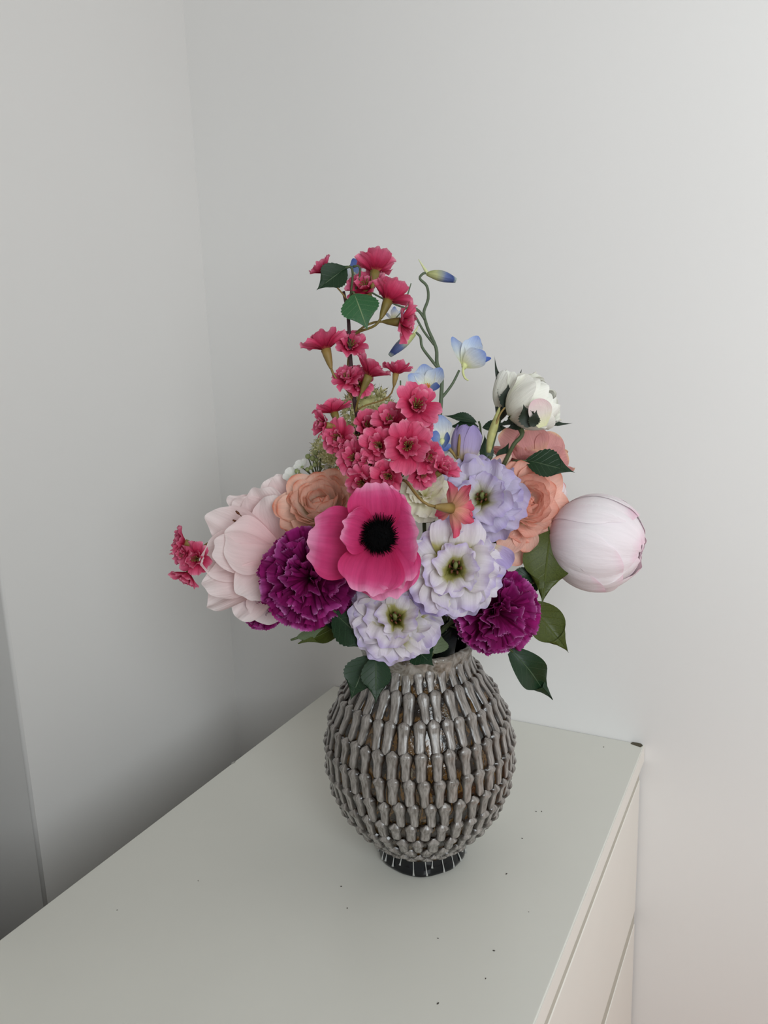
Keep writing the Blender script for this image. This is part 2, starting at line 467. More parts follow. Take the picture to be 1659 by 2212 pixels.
# chipped far corner of the top
mb = MB()
cp = [(-0.030, 0.0), (-0.027, 0.0035), (-0.016, 0.0042), (-0.006, 0.0036), (-0.001, 0.0), (-0.005, -0.0042), (-0.014, -0.0028), (-0.026, -0.0015)]
mb.add([(x * 0.55, y * 1.3, 0) for x, y in cp] + [(x * 0.53, y * 1.2, 0.0007) for x, y in cp],
       [tuple(range(7, -1, -1)), tuple(range(8, 16))] + [(k, (k + 1) % 8, 8 + (k + 1) % 8, 8 + k) for k in range(8)])
c = obj('corner_chip', mb.mesh('corner_chip', MCHIP, False), dr, Matrix.Translation((XFt - 0.0005, Y1 - 0.004, TOP - 0.0001)))
c['label'] = 'dark bare chip in the white edge'
def on_top(px, py, z=TOP):
    d0 = M3 @ Vector(((px - 829.5) / F, -(py - 1106.0) / F, -1.0))
    t = (z - CAMZ) / d0.z
    return Vector((0, 0, CAMZ)) + d0 * t
mb = MB(); ball(mb, (0, 0, 0.3), 1, 6, 4, (1.6, 0.8, 0.5)); spk = mb.mesh('speck', MSPECK)
for px, py, s in ((253,1966,.6),(737,1915,.8),(750,1962,.8),(946,2027,.7),(1049,2114,.7),(1304,1614,.8),(1158,1753,.7),(1170,1753,.8),(1128,1811,.8),
                  (1094,1888,1.0),(1142,1970,.5),(1067,2054,.9),(946,2168,1.0),(428,1903,.6)):
    p = on_top(px, py); obj('speck', spk, dr, Matrix.Translation(p) @ Matrix.Rotation(rnd.uniform(0, 3), 4, 'Z') @ Matrix.Scale(s * 0.0009, 4))
mb = MB(); ball(mb, (0, 0, 0.4), 1, 6, 4, (2.2, 0.8, 0.6))
obj('lint', mb.mesh('lint', plain('lint_grey', (150, 148, 142), 0.9)), dr, Matrix.Translation(Vector((XK + 0.001, on_top(503, 1648).y, TOP))) @ Matrix.Rotation(1.3, 4, 'Z') @ Matrix.Scale(0.0018, 4))

# ------------------------------------------------------------------ vase
VB = on_top(912, 1836); VB.z = TOP
VH = 0.240
PROF = [(0.0, .0450), (.004, .0462), (.010, .0448), (.014, .0435), (.019, .0460), (.027, .0545), (.043, .0695), (.060, .0818), (.080, .0908), (.100, .0958),
        (.122, .0978), (.145, .0955), (.165, .0895), (.184, .0800), (.200, .0695), (.213, .0595), (.222, .0545), (.229, .0530), (.235, .0545)]
_pz = [p[0] for p in PROF]; _pr = [p[1] for p in PROF]
def pr(z): return float(np.interp(z, _pz, _pr))
def glaze_body():
    m, nt, out = nodes('amber_glaze')
    p = N_(nt, 'ShaderNodeBsdfPrincipled'); p.inputs['Roughness'].default_value = 0.16; p.inputs['Coat Weight'].default_value = 0.5; p.inputs['Coat Roughness'].default_value = 0.1
    tc = N_(nt, 'ShaderNodeTexCoord'); nz = N_(nt, 'ShaderNodeTexNoise', Scale=75.0, Detail=4.0); nz.inputs['Distortion'].default_value = 1.2
    mp = N_(nt, 'ShaderNodeMapping'); mp.inputs['Scale'].default_value = (1, 1, 0.45)
    nt.links.new(tc.outputs['Object'], mp.inputs[0]); nt.links.new(mp.outputs[0], nz.inputs['Vector'])
    r = ramp(nt, [(0.40, lin((8, 6, 5))), (0.49, lin((28, 19, 9))), (0.57, lin((92, 64, 22))), (0.64, lin((40, 29, 17))), (0.76, lin((134, 122, 100)))])
    nt.links.new(nz.outputs['Fac'], r.inputs[0]); nt.links.new(r.outputs[0], p.inputs['Base Color'])
    n2 = N_(nt, 'ShaderNodeTexNoise', Scale=220.0, Detail=3.0); nt.links.new(tc.outputs['Object'], n2.inputs['Vector'])
    b = N_(nt, 'ShaderNodeBump', Strength=0.5, Distance=0.002); nt.links.new(n2.outputs['Fac'], b.inputs['Height']); nt.links.new(b.outputs[0], p.inputs['Normal'])
    nt.links.new(p.outputs[0], out.inputs[0]); return m
def glaze_scale():
    m, nt, out = nodes('grey_bone_glaze')
    p = N_(nt, 'ShaderNodeBsdfPrincipled'); p.inputs['Roughness'].default_value = 0.24; p.inputs['Coat Weight'].default_value = 0.35; p.inputs['Coat Roughness'].default_value = 0.12
    uv = N_(nt, 'ShaderNodeUVMap'); oi = N_(nt, 'ShaderNodeObjectInfo'); tc = N_(nt, 'ShaderNodeTexCoord')
    sep = N_(nt, 'ShaderNodeSeparateXYZ'); nt.links.new(uv.outputs[0], sep.inputs[0])
    cmb = N_(nt, 'ShaderNodeCombineXYZ'); ml = N_(nt, 'ShaderNodeMath', operation='MULTIPLY'); ml.inputs[1].default_value = 31
    nt.links.new(oi.outputs['Random'], ml.inputs[0]); nt.links.new(ml.outputs[0], cmb.inputs['Z'])
    ad = N_(nt, 'ShaderNodeVectorMath', operation='ADD'); nt.links.new(uv.outputs[0], ad.inputs[0]); nt.links.new(cmb.outputs[0], ad.inputs[1])
    nz = N_(nt, 'ShaderNodeTexNoise', Scale=1.0, Detail=5.0); mp = N_(nt, 'ShaderNodeMapping'); mp.inputs['Scale'].default_value = (6, 3, 1)
    nt.links.new(ad.outputs[0], mp.inputs[0]); nt.links.new(mp.outputs[0], nz.inputs['Vector'])
    r = ramp(nt, [(0.28, lin((96, 89, 82))), (0.5, lin((138, 132, 126))), (0.72, lin((166, 160, 155)))]); nt.links.new(nz.outputs['Fac'], r.inputs[0])
    # glaze runs thin and dark along the outline of each bone
    a = N_(nt, 'ShaderNodeMath', operation='MULTIPLY_ADD'); a.inputs[1].default_value = 2; a.inputs[2].default_value = -1
    nt.links.new(sep.outputs['X'], a.inputs[0]); ab = N_(nt, 'ShaderNodeMath', operation='ABSOLUTE'); nt.links.new(a.outputs[0], ab.inputs[0])
    er = ramp(nt, [(0.50, (0, 0, 0)), (0.86, (1, 1, 1))]); nt.links.new(ab.outputs[0], er.inputs[0])
    col = mixc(nt, er.outputs[0], r.outputs[0], lin((34, 25, 17)))
    # small crawl marks near the head
    vo = N_(nt, 'ShaderNodeTexNoise', Scale=1.0, Detail=4.0); mp3 = N_(nt, 'ShaderNodeMapping'); mp3.inputs['Scale'].default_value = (11, 11, 1)
    nt.links.new(ad.outputs[0], mp3.inputs[0]); nt.links.new(mp3.outputs[0], vo.inputs['Vector'])
    cr = ramp(nt, [(0.60, (0, 0, 0)), (0.64, (0.8, 0.8, 0.8)), (0.67, (0, 0, 0))]); nt.links.new(vo.outputs['Fac'], cr.inputs[0])
    hv = ramp(nt, [(0.06, (0, 0, 0)), (0.14, (1, 1, 1)), (0.26, (1, 1, 1)), (0.36, (0, 0, 0))]); nt.links.new(sep.outputs['Y'], hv.inputs[0])
    mm = N_(nt, 'ShaderNodeMath', operation='MULTIPLY'); nt.links.new(cr.outputs[0], mm.inputs[0]); nt.links.new(hv.outputs[0], mm.inputs[1])
    col = mixc(nt, mm.outputs[0], col, lin((52, 46, 38)))
    nt.links.new(col, p.inputs['Base Color'])
    b = N_(nt, 'ShaderNodeBump', Strength=0.35, Distance=0.002); nt.links.new(nz.outputs['Fac'], b.inputs['Height']); nt.links.new(b.outputs[0], p.inputs['Normal'])
    nt.links.new(p.outputs[0], out.inputs[0]); return m
def glaze_rim():
    m, nt, out = nodes('grey_rim_glaze')
    p = N_(nt, 'ShaderNodeBsdfPrincipled'); p.inputs['Roughness'].default_value = 0.2; p.inputs['Coat Weight'].default_value = 0.4
    tc = N_(nt, 'ShaderNodeTexCoord'); nz = N_(nt, 'ShaderNodeTexNoise', Scale=90.0, Detail=5.0); nz.inputs['Distortion'].default_value = 1.5
    nt.links.new(tc.outputs['Object'], nz.inputs['Vector'])
    r = ramp(nt, [(0.3, lin((58, 46, 32))), (0.42, lin((108, 99, 87))), (0.6, lin((142, 136, 127))), (0.75, lin((168, 162, 154)))])
    nt.links.new(nz.outputs['Fac'], r.inputs[0]); nt.links.new(r.outputs[0], p.inputs['Base Color'])
    b = N_(nt, 'ShaderNodeBump', Strength=0.6, Distance=0.003); nt.links.new(nz.outputs['Fac'], b.inputs['Height']); nt.links.new(b.outputs[0], p.inputs['Normal'])
    nt.links.new(p.outputs[0], out.inputs[0]); return m
MBODY, MSC, MRIM = glaze_body(), glaze_scale(), glaze_rim()
MFOOT = plain('black_glaze', (10, 12, 16), 0.10, 0.3, 60, spec=0.35, coat=0.1)
MDRIP = plain('pale_drip_glaze', (176, 176, 172), 0.2, 0.12, 200)
MINS = plain('dark_inner_glaze', (26, 24, 22), 0.35)
va = thing('vase', 'round grey ceramic vase covered in bone-shaped scales, black foot, holding the flowers', 'vase', VB)
TV = Matrix.Translation(VB)
# body, inner wall, rim, foot
fine = [(z, pr(z) - 0.0022) for z in np.linspace(0.014, 0.231, 48)]
mb = MB(); lathe(mb, fine, 96, lambda a, z: 0.0006 * math.sin(31 * a + 90 * z) + 0.0005 * math.sin(17 * a - 160 * z))
obj('body', mb.mesh('body', MBODY), va, TV)
mb = MB(); lathe(mb, [(z, pr(z) - 0.006) for z in np.linspace(0.236, 0.030, 30)] + [(0.030, 0.0)], 64)
obj('inner_wall', mb.mesh('inner_wall', MINS), va, TV)
def lump(a, z): return 0.0009 * math.sin(9 * a + 1) + 0.0007 * math.sin(23 * a + 140 * z) + 0.0005 * math.sin(37 * a - 210 * z)
rp = [(.2145, .0555), (.219, .0548), (.224, .0545), (.229, .0552), (.2335, .0570), (.2375, .0582), (.2405, .0572), (.2412, .0548), (.2400, .0522), (.2350, .0498), (.2290, .0490)]
mb = MB(); lathe(mb, rp, 110, lump); obj('rim', mb.mesh('rim', MRIM), va, TV)
mb = MB(); lathe(mb, [(0.0, 0.0), (0.0, .0435), (.0018, .0462), (.005, .0466), (.010, .0450), (.016, .0430), (.022, .0425), (.028, .044)], 80,
                 lambda a, z: (0.0022 * math.exp(-((a - 5.05) / 0.22) ** 2) * max(0, 1 - z / 0.02) + 0.0004 * math.sin(11 * a)) if z > 0 or True else 0)
obj('foot', mb.mesh('foot', MFOOT), va, TV)

def bone_grid(nu=8, nv=12, head=0.22, neck=0.66, tail=0.5):
    V = []; UV = []
    for j in range(nv + 1):
        v = j / nv
        if v < head: w = math.sqrt(max(0.0, 1 - ((head - v) / head) ** 2.2))
        else:
            t = (v - head) / (1 - head)
            w = 1.0 + (neck - 1.0) * min(1.0, t / 0.38) ** 1.3 * (1 + 0.12 * max(0, t - .38))
            if t > 0.80: w *= math.sqrt(max(0.04, 1 - ((t - 0.80) / 0.21) ** 2))
        hgt = 0.62 + 0.48 * math.exp(-((v - 0.17) / 0.13) ** 2) - 0.22 * max(0, v - 0.5)
        if v == 0 or v == 1: w = max(w, 0.15); hgt *= 0.1
        for i in range(nu + 1):
            u = -1 + 2 * i / nu
            V.append((u * w * 0.5, -v, hgt * max(0, 1 - abs(u) ** 2.6) ** 0.6 * (0.45 + 0.55 * w) - (0.2 if abs(u) == 1 else 0))); UV.append((i / nu, v))
    Fc = [(j*(nu+1)+i, (j+1)*(nu+1)+i, (j+1)*(nu+1)+i+1, j*(nu+1)+i+1) for j in range(nv) for i in range(nu)]
    return V, Fc, UV
BV = [bone_grid(head=h, neck=n, tail=t) for h, n, t in ((.20, .70, .5), (.23, .66, .45), (.21, .74, .6), (.19, .78, .55))]
BM = [mesh_from('scale', v, f, MSC, True, uv) for v, f, uv in BV]
# row heads by height on the vase, top to bottom; (z_head, z_tail, count, thickness)
cdv = Vector((0, 0, CAMZ)) - VB
ca0 = math.atan2(cdv.y, cdv.x)
ROWS = [(.2290, .2085, 30, .0030), (.2110, .1870, 32, .0040), (.1885, .1625, 37, .0046), (.1640, .1375, 41, .0048), (.1390, .1130, 42, .0048), (.1145, .0895, 41, .0048),
        (.0910, .0690, 38, .0048), (.0700, .0500, 33, .0046), (.0515, .0350, 28, .0040), (.0362, .0255, 24, .0036), (.0268, .0195, 20, .0030)]
ROFF = [.1, .35, .0, .1, .2, .55, .3, .75, .25, .8, .3]
back = MB()
for ri, (zh, zt, n, th) in enumerate(ROWS):
    for k in range(n):
        a = ca0 + 2 * math.pi * (k + ROFF[ri]) / n + rnd.uniform(-.012, .012)
        zh2 = zh + rnd.uniform(-.0012, .0012); zt2 = zt + rnd.uniform(-.0012, .0012)
        a2 = a + rnd.uniform(-.02, .02)
        off = -0.0016
        ph = Vector(((pr(zh2) + off) * math.cos(a), (pr(zh2) + off) * math.sin(a), zh2))
        pt = Vector(((pr(zt2) + off) * math.cos(a2), (pr(zt2) + off) * math.sin(a2), zt2))
        zm = (zh2 + zt2) / 2
        y = ph - pt; L = y.length; y.normalize()
        o = Vector((math.cos(a), math.sin(a), 0)); z = (o - y * o.dot(y)).normalized(); x = y.cross(z)
        bulge = Vector(((pr(zm) + off) * math.cos(a), (pr(zm) + off) * math.sin(a), zm)) - (ph + pt) / 2
        w = 2 * math.pi * pr(zm) / n * rnd.uniform(0.96, 1.06)
        W = TV @ basis(ph + bulge * 0.6, x, y, z, (w, L * rnd.uniform(1.06, 1.16), th))
        vi = rnd.randrange(4)
        da = math.atan2(math.sin(a - ca0), math.cos(a - ca0))
        if abs(da) < 1.75:
            obj('scale', BM[vi], va, W)
        else:
            loc = Matrix.Translation(-VB) @ W
            back.add([loc @ Vector(p) for p in BV[vi][0]], BV[vi][1], BV[vi][2])
bo = obj('scales_of_far_side', back.mesh('scales_of_far_side', MSC), va, TV); bo['kind'] = 'stuff'
# pale glaze drips over the black foot
for k in range(15):
    a = ca0 + (k - 7) * 0.235 + rnd.uniform(-.06, .06); zb = rnd.choice((.003, .004, .006, .010)); mb = MB()
    zs = np.linspace(.0235, zb, 7); sw = rnd.uniform(-.06, .06)
    fr_ = lambda z: float(np.interp(z, (0, .0018, .005, .010, .016, .022, .028), (.0445, .0470, .0474, .0458, .0438, .0433, .0448)))
    tube(mb, [(fr_(z) * math.cos(a + sw * i / 6), fr_(z) * math.sin(a + sw * i / 6), z) for i, z in enumerate(zs)], [.0016, .0009, .0006, .0005, .0005, .0007, .0014], 6)
    obj('glaze_drip', mb.mesh('glaze_drip', MDRIP), va, TV)

# ------------------------------------------------------------------ flower materials
G_STEM = plain('green_stem', (74, 86, 52), 0.6, 0.15, 80)
G_BLUE = plain('grey_green_stem', (84, 98, 74), 0.6, 0.15, 80)
G_OLIV = plain('olive_pedicel', (140, 116, 62), 0.6, 0.15, 80)
G_CAL = plain('olive_calyx', (118, 104, 48), 0.6, 0.2, 120)
BROWN = plain('brown_twig', (62, 40, 42), 0.7, 0.3, 200, 0.5)
BLACK = plain('black_velvet', (5, 5, 6), 0.9, 0.3, 300, spec=0.05)
DKGREEN = plain('dark_sepal', (30, 44, 30), 0.6, 0.25, 100)
YELLOW = plain('yellow_anther', (190, 160, 70), 0.7)
ANTHER = plain('brown_anther', (96, 52, 26), 0.7)
PISTIL = plain('green_pistil', (104, 112, 60), 0.6, 0.2, 100)
LEAF_D = leaf_mat('dark_green_leaf', (29, 54, 32), (84, 104, 76))
LEAF_O = leaf_mat('olive_leaf', (72, 82, 32), (86, 96, 46))
LEAF_G = leaf_mat('bright_green_leaf', (44, 92, 52), (140, 160, 120))
LEAF_P = leaf_mat('pale_leaf_underside', (98, 112, 82), (120, 130, 100))
M_CH = petal_mat('cherry_petal', [(0.0, (200, 110, 90)), (0.14, (160, 14, 52)), (0.45, (208, 56, 98)), (0.8, (228, 106, 142)), (1.0, (242, 168, 188))], None, veins=.14, noise=.14)
M_CH2 = petal_mat('cherry_petal_pale', [(0.0, (220, 170, 120)), (0.35, (238, 164, 148)), (0.7, (230, 108, 130)), (1.0, (222, 74, 108))], None, veins=.14, noise=.12)
M_AN = petal_mat('anemone_petal', [(0.0, (150, 10, 58)), (0.3, (196, 34, 94)), (0.7, (216, 68, 128)), (1.0, (236, 128, 178))], (246, 170, 204), 0.18, veins=.10, noise=.05)
M_CA = petal_mat('carnation_petal', [(0.0, (80, 0, 42)), (0.5, (134, 8, 84)), (0.85, (158, 30, 116)), (1.0, (184, 82, 158))], (216, 150, 204), 0.06, veins=.2, noise=.2)
M_PE = petal_mat('peach_petal', [(0.0, (246, 236, 190)), (0.35, (253, 230, 212)), (0.8, (251, 212, 194)), (1.0, (242, 176, 150))], (218, 126, 102), 0.07, trans=.4, veins=.08, noise=.07)
M_PE2 = petal_mat('peach_petal_pink', [(0.0, (246, 232, 190)), (0.35, (254, 222, 206)), (0.8, (253, 206, 190)), (1.0, (249, 184, 164))], (224, 138, 110), 0.06, trans=.35, veins=.08, noise=.07)
M_DU = petal_mat('dusty_pink_petal', [(0.0, (230, 184, 150)), (0.5, (222, 160, 158)), (1.0, (226, 164, 158))], (246, 204, 166), 0.10, veins=.10, noise=.06)
M_LI = petal_mat('lisianthus_petal', [(0.0, (62, 62, 12)), (0.22, (108, 106, 30)), (0.42, (188, 182, 112)), (0.54, (232, 226, 220)), (0.75, (236, 229, 237)), (1.0, (220, 208, 234))], (200, 186, 226), 0.16, veins=.07, noise=.06, trans=.3)
M_LI2 = petal_mat('lisianthus_lavender_petal', [(0.0, (62, 62, 12)), (0.2, (128, 126, 50)), (0.4, (216, 212, 196)), (0.6, (222, 214, 234)), (1.0, (206, 194, 230))], (190, 176, 222), 0.16, veins=.07, noise=.06, trans=.3)
M_LV = petal_mat('lavender_petal', [(0.0, (170, 140, 90)), (0.25, (226, 206, 150)), (0.5, (200, 184, 222)), (1.0, (178, 162, 216))], None, veins=.12, noise=.06)
M_MG = petal_mat('pale_pink_petal', [(0.0, (242, 190, 194)), (0.5, (250, 222, 222)), (1.0, (250, 240, 238))], None, veins=.05, noise=.03, trans=.3)
M_PB = petal_mat('peony_petal', [(0.0, (236, 206, 218)), (0.30, (248, 232, 238)), (0.6, (252, 246, 248)), (0.88, (251, 240, 244)), (1.0, (246, 216, 228))], None, veins=.04, noise=.025, trans=.2)
M_WH = petal_mat('white_petal', [(0.0, (232, 232, 180)), (0.3, (248, 248, 230)), (1.0, (254, 253, 246))], None, veins=.04, noise=.02, trans=.2)
M_CR = petal_mat('cream_petal', [(0.0, (226, 220, 140)), (0.4, (244, 240, 208)), (1.0, (250, 246, 232))], None, veins=.06, noise=.04)
M_DE = petal_mat('delphinium_petal', [(0.0, (232, 234, 176)), (0.4, (236, 240, 234)), (0.75, (190, 206, 232)), (1.0, (136, 160, 222))], None, veins=.1, noise=.06)
M_DB = petal_mat('delphinium_blue_petal', [(0.0, (176, 190, 200)), (0.4, (128, 152, 206)), (1.0, (70, 98, 182))], None, veins=.1, noise=.08)
M_AL = petal_mat('allium_petal', [(0.0, (190, 192, 130)), (0.5, (234, 232, 184)), (1.0, (248, 246, 220))], None, veins=.05, noise=.05)
M_YG = petal_mat('yellow_green_bud', [(0.0, (196, 204, 132)), (0.35, (214, 218, 160)), (0.65, (120, 138, 190)), (0.9, (72, 92, 152)), (1.0, (196, 212, 204))], None, veins=.2, noise=.04)

# ------------------------------------------------------------------ stems into the vase
MOUTH = VB + Vector((0, 0, 0.236))
_stem_i = [0]
def foot_pts(P):
    """points where a stem coming from P passes the mouth and ends inside the vase"""
    i = _stem_i[0]; _stem_i[0] += 1
    h = Vector((P.x - VB.x, P.y - VB.y, 0)); l = h.length
    h = h.normalized() if l > 1e-6 else Vector((1, 0, 0))
    r = min(0.036, 0.010 + l * 0.22)
    a = 0.25 * math.sin(i * 2.4)
    q = Matrix.Rotation(a, 3, 'Z') @ h * (r * (0.8 + 0.2 * math.sin(i * 1.7)))
    return MOUTH + q, VB + Vector((-q.x * 0.8, -q.y * 0.8, 0.06 + 0.002 * (i % 9)))
def stem_path(P, N, pull=0.35):
    m, b = foot_pts(P)
    l = (P - m).length
    pts = bez(P, P - N * l * pull, m + (m - b).normalized() * l * 0.35, m, 10)
    return pts + [m + (b - m) * 0.5, b]
def add_stem(root, P, N, r=0.0022, mat=None, pull=0.35, name='stem'):
    mb = MB(); pts = stem_path(P, N, pull)
    org = PW[root.name].translation
    tube(mb, [p - org for p in pts], r, 7)
    return obj(name, mb.mesh(name, mat or G_STEM), root, Matrix.Translation(org))
def start(name, label, cat, P, group=None):
    i = _stem_i[0]; m, b = foot_pts(P); _stem_i[0] = i
    return thing(name, label, cat, b, group)

LKW = {'d': (LEAF_D, dict(width=.62, prof='leaf', wrap=.25, bend=-.35, fold=.12, wave=.02, ser=.035, nu=8, nv=22)),
       'o': (LEAF_O, dict(width=.62, prof='leaf', wrap=.3, bend=-.4, fold=.10, wave=.05, ruf=.03, rf=1.2, nu=8, nv=14)),
       'g': (LEAF_G, dict(width=.62, prof='leaf', wrap=.25, bend=-.3, fold=.12, ser=.035, nu=8, nv=22)),
       'p': (LEAF_P, dict(width=.62, prof='leaf', wrap=.3, bend=-.3, fold=.10, ser=.03, nu=8, nv=20)),
       's': (LEAF_D, dict(width=.62, prof='lance', wrap=.3, bend=-.5, fold=.10, wave=.07, ruf=.04, rf=1.1, nu=8, nv=14))}
def leaf(root, kind, b, t, w, d0, d1, face=(0, .3, 1), seed=0, stem_to=None, twist=0):
    mat, kw = LKW[kind]; B = at(b[0], b[1], d0); T = at(t[0], t[1], d1)
    me = petal_mesh(mat, seed, chord=True, **kw)
    wpx = w * ((d0 + d1) / 2) / F
    o = bt_petal(root, me, B, T, cdir(*face), 'leaf', wpx / (.62 * (T - B).length))
    if stem_to is not None:
        mb = MB(); org = PW[root.name].translation
        S = stem_to; pts = bez(B + (T - B) * .03, B - (T - B).normalized() * (S - B).length * .4, S + (B - S) * .3, S, 8)
        tube(mb, [p - org for p in pts], .0011, 6)
        obj('leaf_stalk', mb.mesh('leaf_stalk', G_STEM), root, Matrix.Translation(org))
    return o
def stem_point(P, N, t, pull=.35):
    i = _stem_i[0]; pts = stem_path(P, N, pull); _stem_i[0] = i
    k = t * (len(pts) - 1); a = int(k); return pts[a] + (pts[min(a + 1, len(pts) - 1)] - pts[a]) * (k - a)

def calyx(root, P, N, L, r, mat=G_CAL, name='calyx'):
    mb = MB(); fm = frame(P, N)
    lathe(mb, [(-L, r * .28), (-L * .7, r * .55), (-L * .3, r * .85), (0, r)], 10)
    return obj(name, mb.mesh(name, mat), root, fm)

# ------------------------------------------------------------------ flower builders
CREAMC = plain('cream_heart', (214, 200, 140), .7, .15, 200)
def ranunculus(root, P, N, R, mat, roll=0, rings=8, seed=1, tight=1.0, outer=1.0, flat=1.0):
    FM = frame(P, N, roll); rg = random.Random(seed)
    for i in range(rings):
        t = i / (rings - 1)
        n = int(3 + i * 1.05)
        rho = R * (.10 + .52 * t ** .9)         # rough radius of the ring
        lean = (2 + 74 * t ** 1.25 * flat) * D2R
        L = R * (.52 + .46 * t * outer)
        wid = 1.35 * rho / L + .28
        bend = (62 * (1 - t) + 26) * D2R * tight
        for k in range(n):
            me = petal_mesh(mat, seed * 50 + i * 3 + k % 3, width=round(min(wid, 1.0), 2), prof='round', wrap=round(.85 - .2 * t, 2), bend=round(bend, 2), tipround=.30, tp=1.9, ruf=.03, rf=1.4, nu=10, nv=8)
            th = 2 * math.pi * (k + .5 * (i % 2)) / n + rg.uniform(-.2, .2) + i * .4
            ring_petal(root, FM, me, th, lean + rg.uniform(-.13, .13), L * rg.uniform(.86, 1.10), r0=R * (.03 + .30 * t * .5 + .11), h0=-R * .42 + R * .10 * (1 - t) * 0)
    mb = MB(); ball(mb, (0, 0, 0), R * .13, 10, 8, (1, 1, .9))
    obj('flower_centre', mb.mesh('flower_centre', CREAMC), root, FM @ Matrix.Translation((0, 0, -R * .06)))

def carnation(root, P, N, R, mat=None, roll=0, seed=1, squash=1.0):
    mat = mat or M_CA; FM = frame(P, N, roll) @ Matrix.Diagonal((squash, 1, 1, 1)); rg = random.Random(seed)
    plan = [(3, 6, .78, .85), (5, 22, .92, .95), (6, 38, .98, 1.05), (7, 55, 1.0, 1.15), (8, 74, 1.02, 1.15), (8, 95, 1.0, 1.15), (6, 114, .88, 1.1)]
    for i, (n, le, L, w) in enumerate(plan):
        for k in range(n):
            me = petal_mesh(mat, seed * 40 + i * 2 + k % 4, width=w, prof='fan', wrap=.35, bend=round((-18 + 4 * i) * D2R, 2), tipround=.20, ruf=.105, rf=2.3, ser=.055, nu=44, nv=10)
            th = 2 * math.pi * (k + .5 * (i % 2)) / n + rg.uniform(-.22, .22)
            ring_petal(root, FM, me, th, (le + rg.uniform(-9, 9)) * D2R, R * L * rg.uniform(.9, 1.08), r0=R * .02, h0=-R * .30, twist=rg.uniform(-.25, .25))

def lisianthus(root, P, N, R, roll=0, seed=1, plan=None, squash=(1, 1), mat=None):
    FM = frame(P, N, roll) @ Matrix.Diagonal((squash[0], squash[1], 1, 1)); rg = random.Random(seed)
    plan = plan or [(5, 32, .84, 1.0, -30), (5, 46, 1.0, 1.08, -38), (6, 58, 1.12, 1.08, -40), (6, 74, 1.18, 1.05, -26)]
    for i, (n, le, L, w, bd) in enumerate(plan):
        for k in range(n):
            me = petal_mesh(mat or M_LI, seed * 30 + i * 4 + k % 4, width=w, prof='round', wrap=.45, bend=round(bd * D2R, 2), bq=1.3, tipround=.16, ruf=.085, rf=1.6, ser=.0, scal=.03, scn=8.0, nu=22, nv=10)
            th = 2 * math.pi * (k + .5 * (i % 2)) / n + rg.uniform(-.25, .25)
            ring_petal(root, FM, me, th, (le + rg.uniform(-13, 11)) * D2R, R * L * rg.uniform(.86, 1.10), r0=R * .05, h0=-R * .48)
    mb = MB(); tube(mb, [(0, 0, -R * .45), (R * .02, 0, -R * .3), (R * .03, 0, -R * .14)], [R * .07, R * .05, R * .045], 8); ball(mb, (R * .03, 0, -R * .11), R * .075, 8, 6, (1.1, .7, 1))
    obj('pistil', mb.mesh('pistil', PISTIL), root, FM)
    mb = MB()
    for k in range(6):
        a = k * 1.05 + .4; tube(mb, [(0, 0, -R * .42), (R * .13 * math.cos(a), R * .13 * math.sin(a), -R * .22)], R * .012, 5)
        ball(mb, (R * .13 * math.cos(a), R * .13 * math.sin(a), -R * .21), R * .04, 6, 4, (1.3, .7, .7))
    obj('stamens', mb.mesh('stamens', ANTHER), root, FM)

def bud_petals(root, FM, a, b, layers, mat, seed=1, ruf=0.02, name='petal', nu=12, nv=12):
    """petals lying on an egg of radii a (across) and b (along +Z), opening to +Z"""
    rg = random.Random(seed)
    for (n, lat1, lw, off, tipc, phase) in layers:
        for k in range(n):
            lon0 = 2 * math.pi * k / n + phase + rg.uniform(-.12, .12); ph = rg.uniform(0, 6)
            V = []; UV = []; l1 = lat1 + rg.uniform(-.08, .08)
            for j in range(nv + 1):
                v = j / nv
                for i in range(nu + 1):
                    u = -1 + 2 * i / nu
                    ve = v * (1 - .22 * abs(u) ** 2.6 * v * v)
                    lat = -math.pi / 2 + .12 + (l1 + math.pi / 2 - .12) * ve          # -90 .. l1
                    wdt = lw * (0.35 + .65 * math.sin(math.pi * (.1 + .62 * v)))
                    lon = lon0 + u * wdt * (1 + .35 * max(0, math.sin(lat)) ** 2)
                    rr = 1 + off * (.4 + .6 * v) + ruf * v * v * math.sin(4 * u + ph) + tipc * v ** 4 - .02 * (1 - abs(u) ** 3) * 0 + .012 * math.sin(11 * u + ph) * v
                    c = math.cos(lat)
                    V.append((a * rr * c * math.cos(lon), a * rr * c * math.sin(lon), b * rr * math.sin(lat))); UV.append((i / nu, ve))
            Fc = [(j*(nu+1)+i, j*(nu+1)+i+1, (j+1)*(nu+1)+i+1, (j+1)*(nu+1)+i) for j in range(nv) for i in range(nu)]
            obj(name, mesh_from(name, V, Fc, mat, True, UV), root, FM)

CH_OUT = [dict(width=.95, prof='round', wrap=.45, bend=-.2, tipround=.22, ruf=.085, rf=1.5, ser=.05, notch=.12, nu=14, nv=7) for s in range(1)][0]
CH_STAR = dict(width=.58, prof='oval', wrap=.4, bend=-.35, tipround=.3, tp=1.5, ruf=.10, rf=1.2, ser=.05, nu=14, nv=8)
CH_IN = dict(width=.95, prof='round', wrap=.7, bend=.1, tipround=.2, ruf=.09, rf=1.6, ser=.05, notch=.1, nu=14, nv=7)
_stm = []
def stamen_mesh():
    if not _stm:
        mb = MB()
        for k in range(12):
            a = k * 2.4; r = .10 + .02 * (k % 4); h = .38 + .06 * (k % 3)
            tube(mb, [(0, 0, .02), (r * math.cos(a) * 1.3, r * math.sin(a) * 1.3, h)], .012, 4)
            ball(mb, (r * math.cos(a) * 1.3, r * math.sin(a) * 1.3, h), .03, 5, 4)
        _stm.append(mb.mesh('stamens', G_CAL))
    return _stm[0]
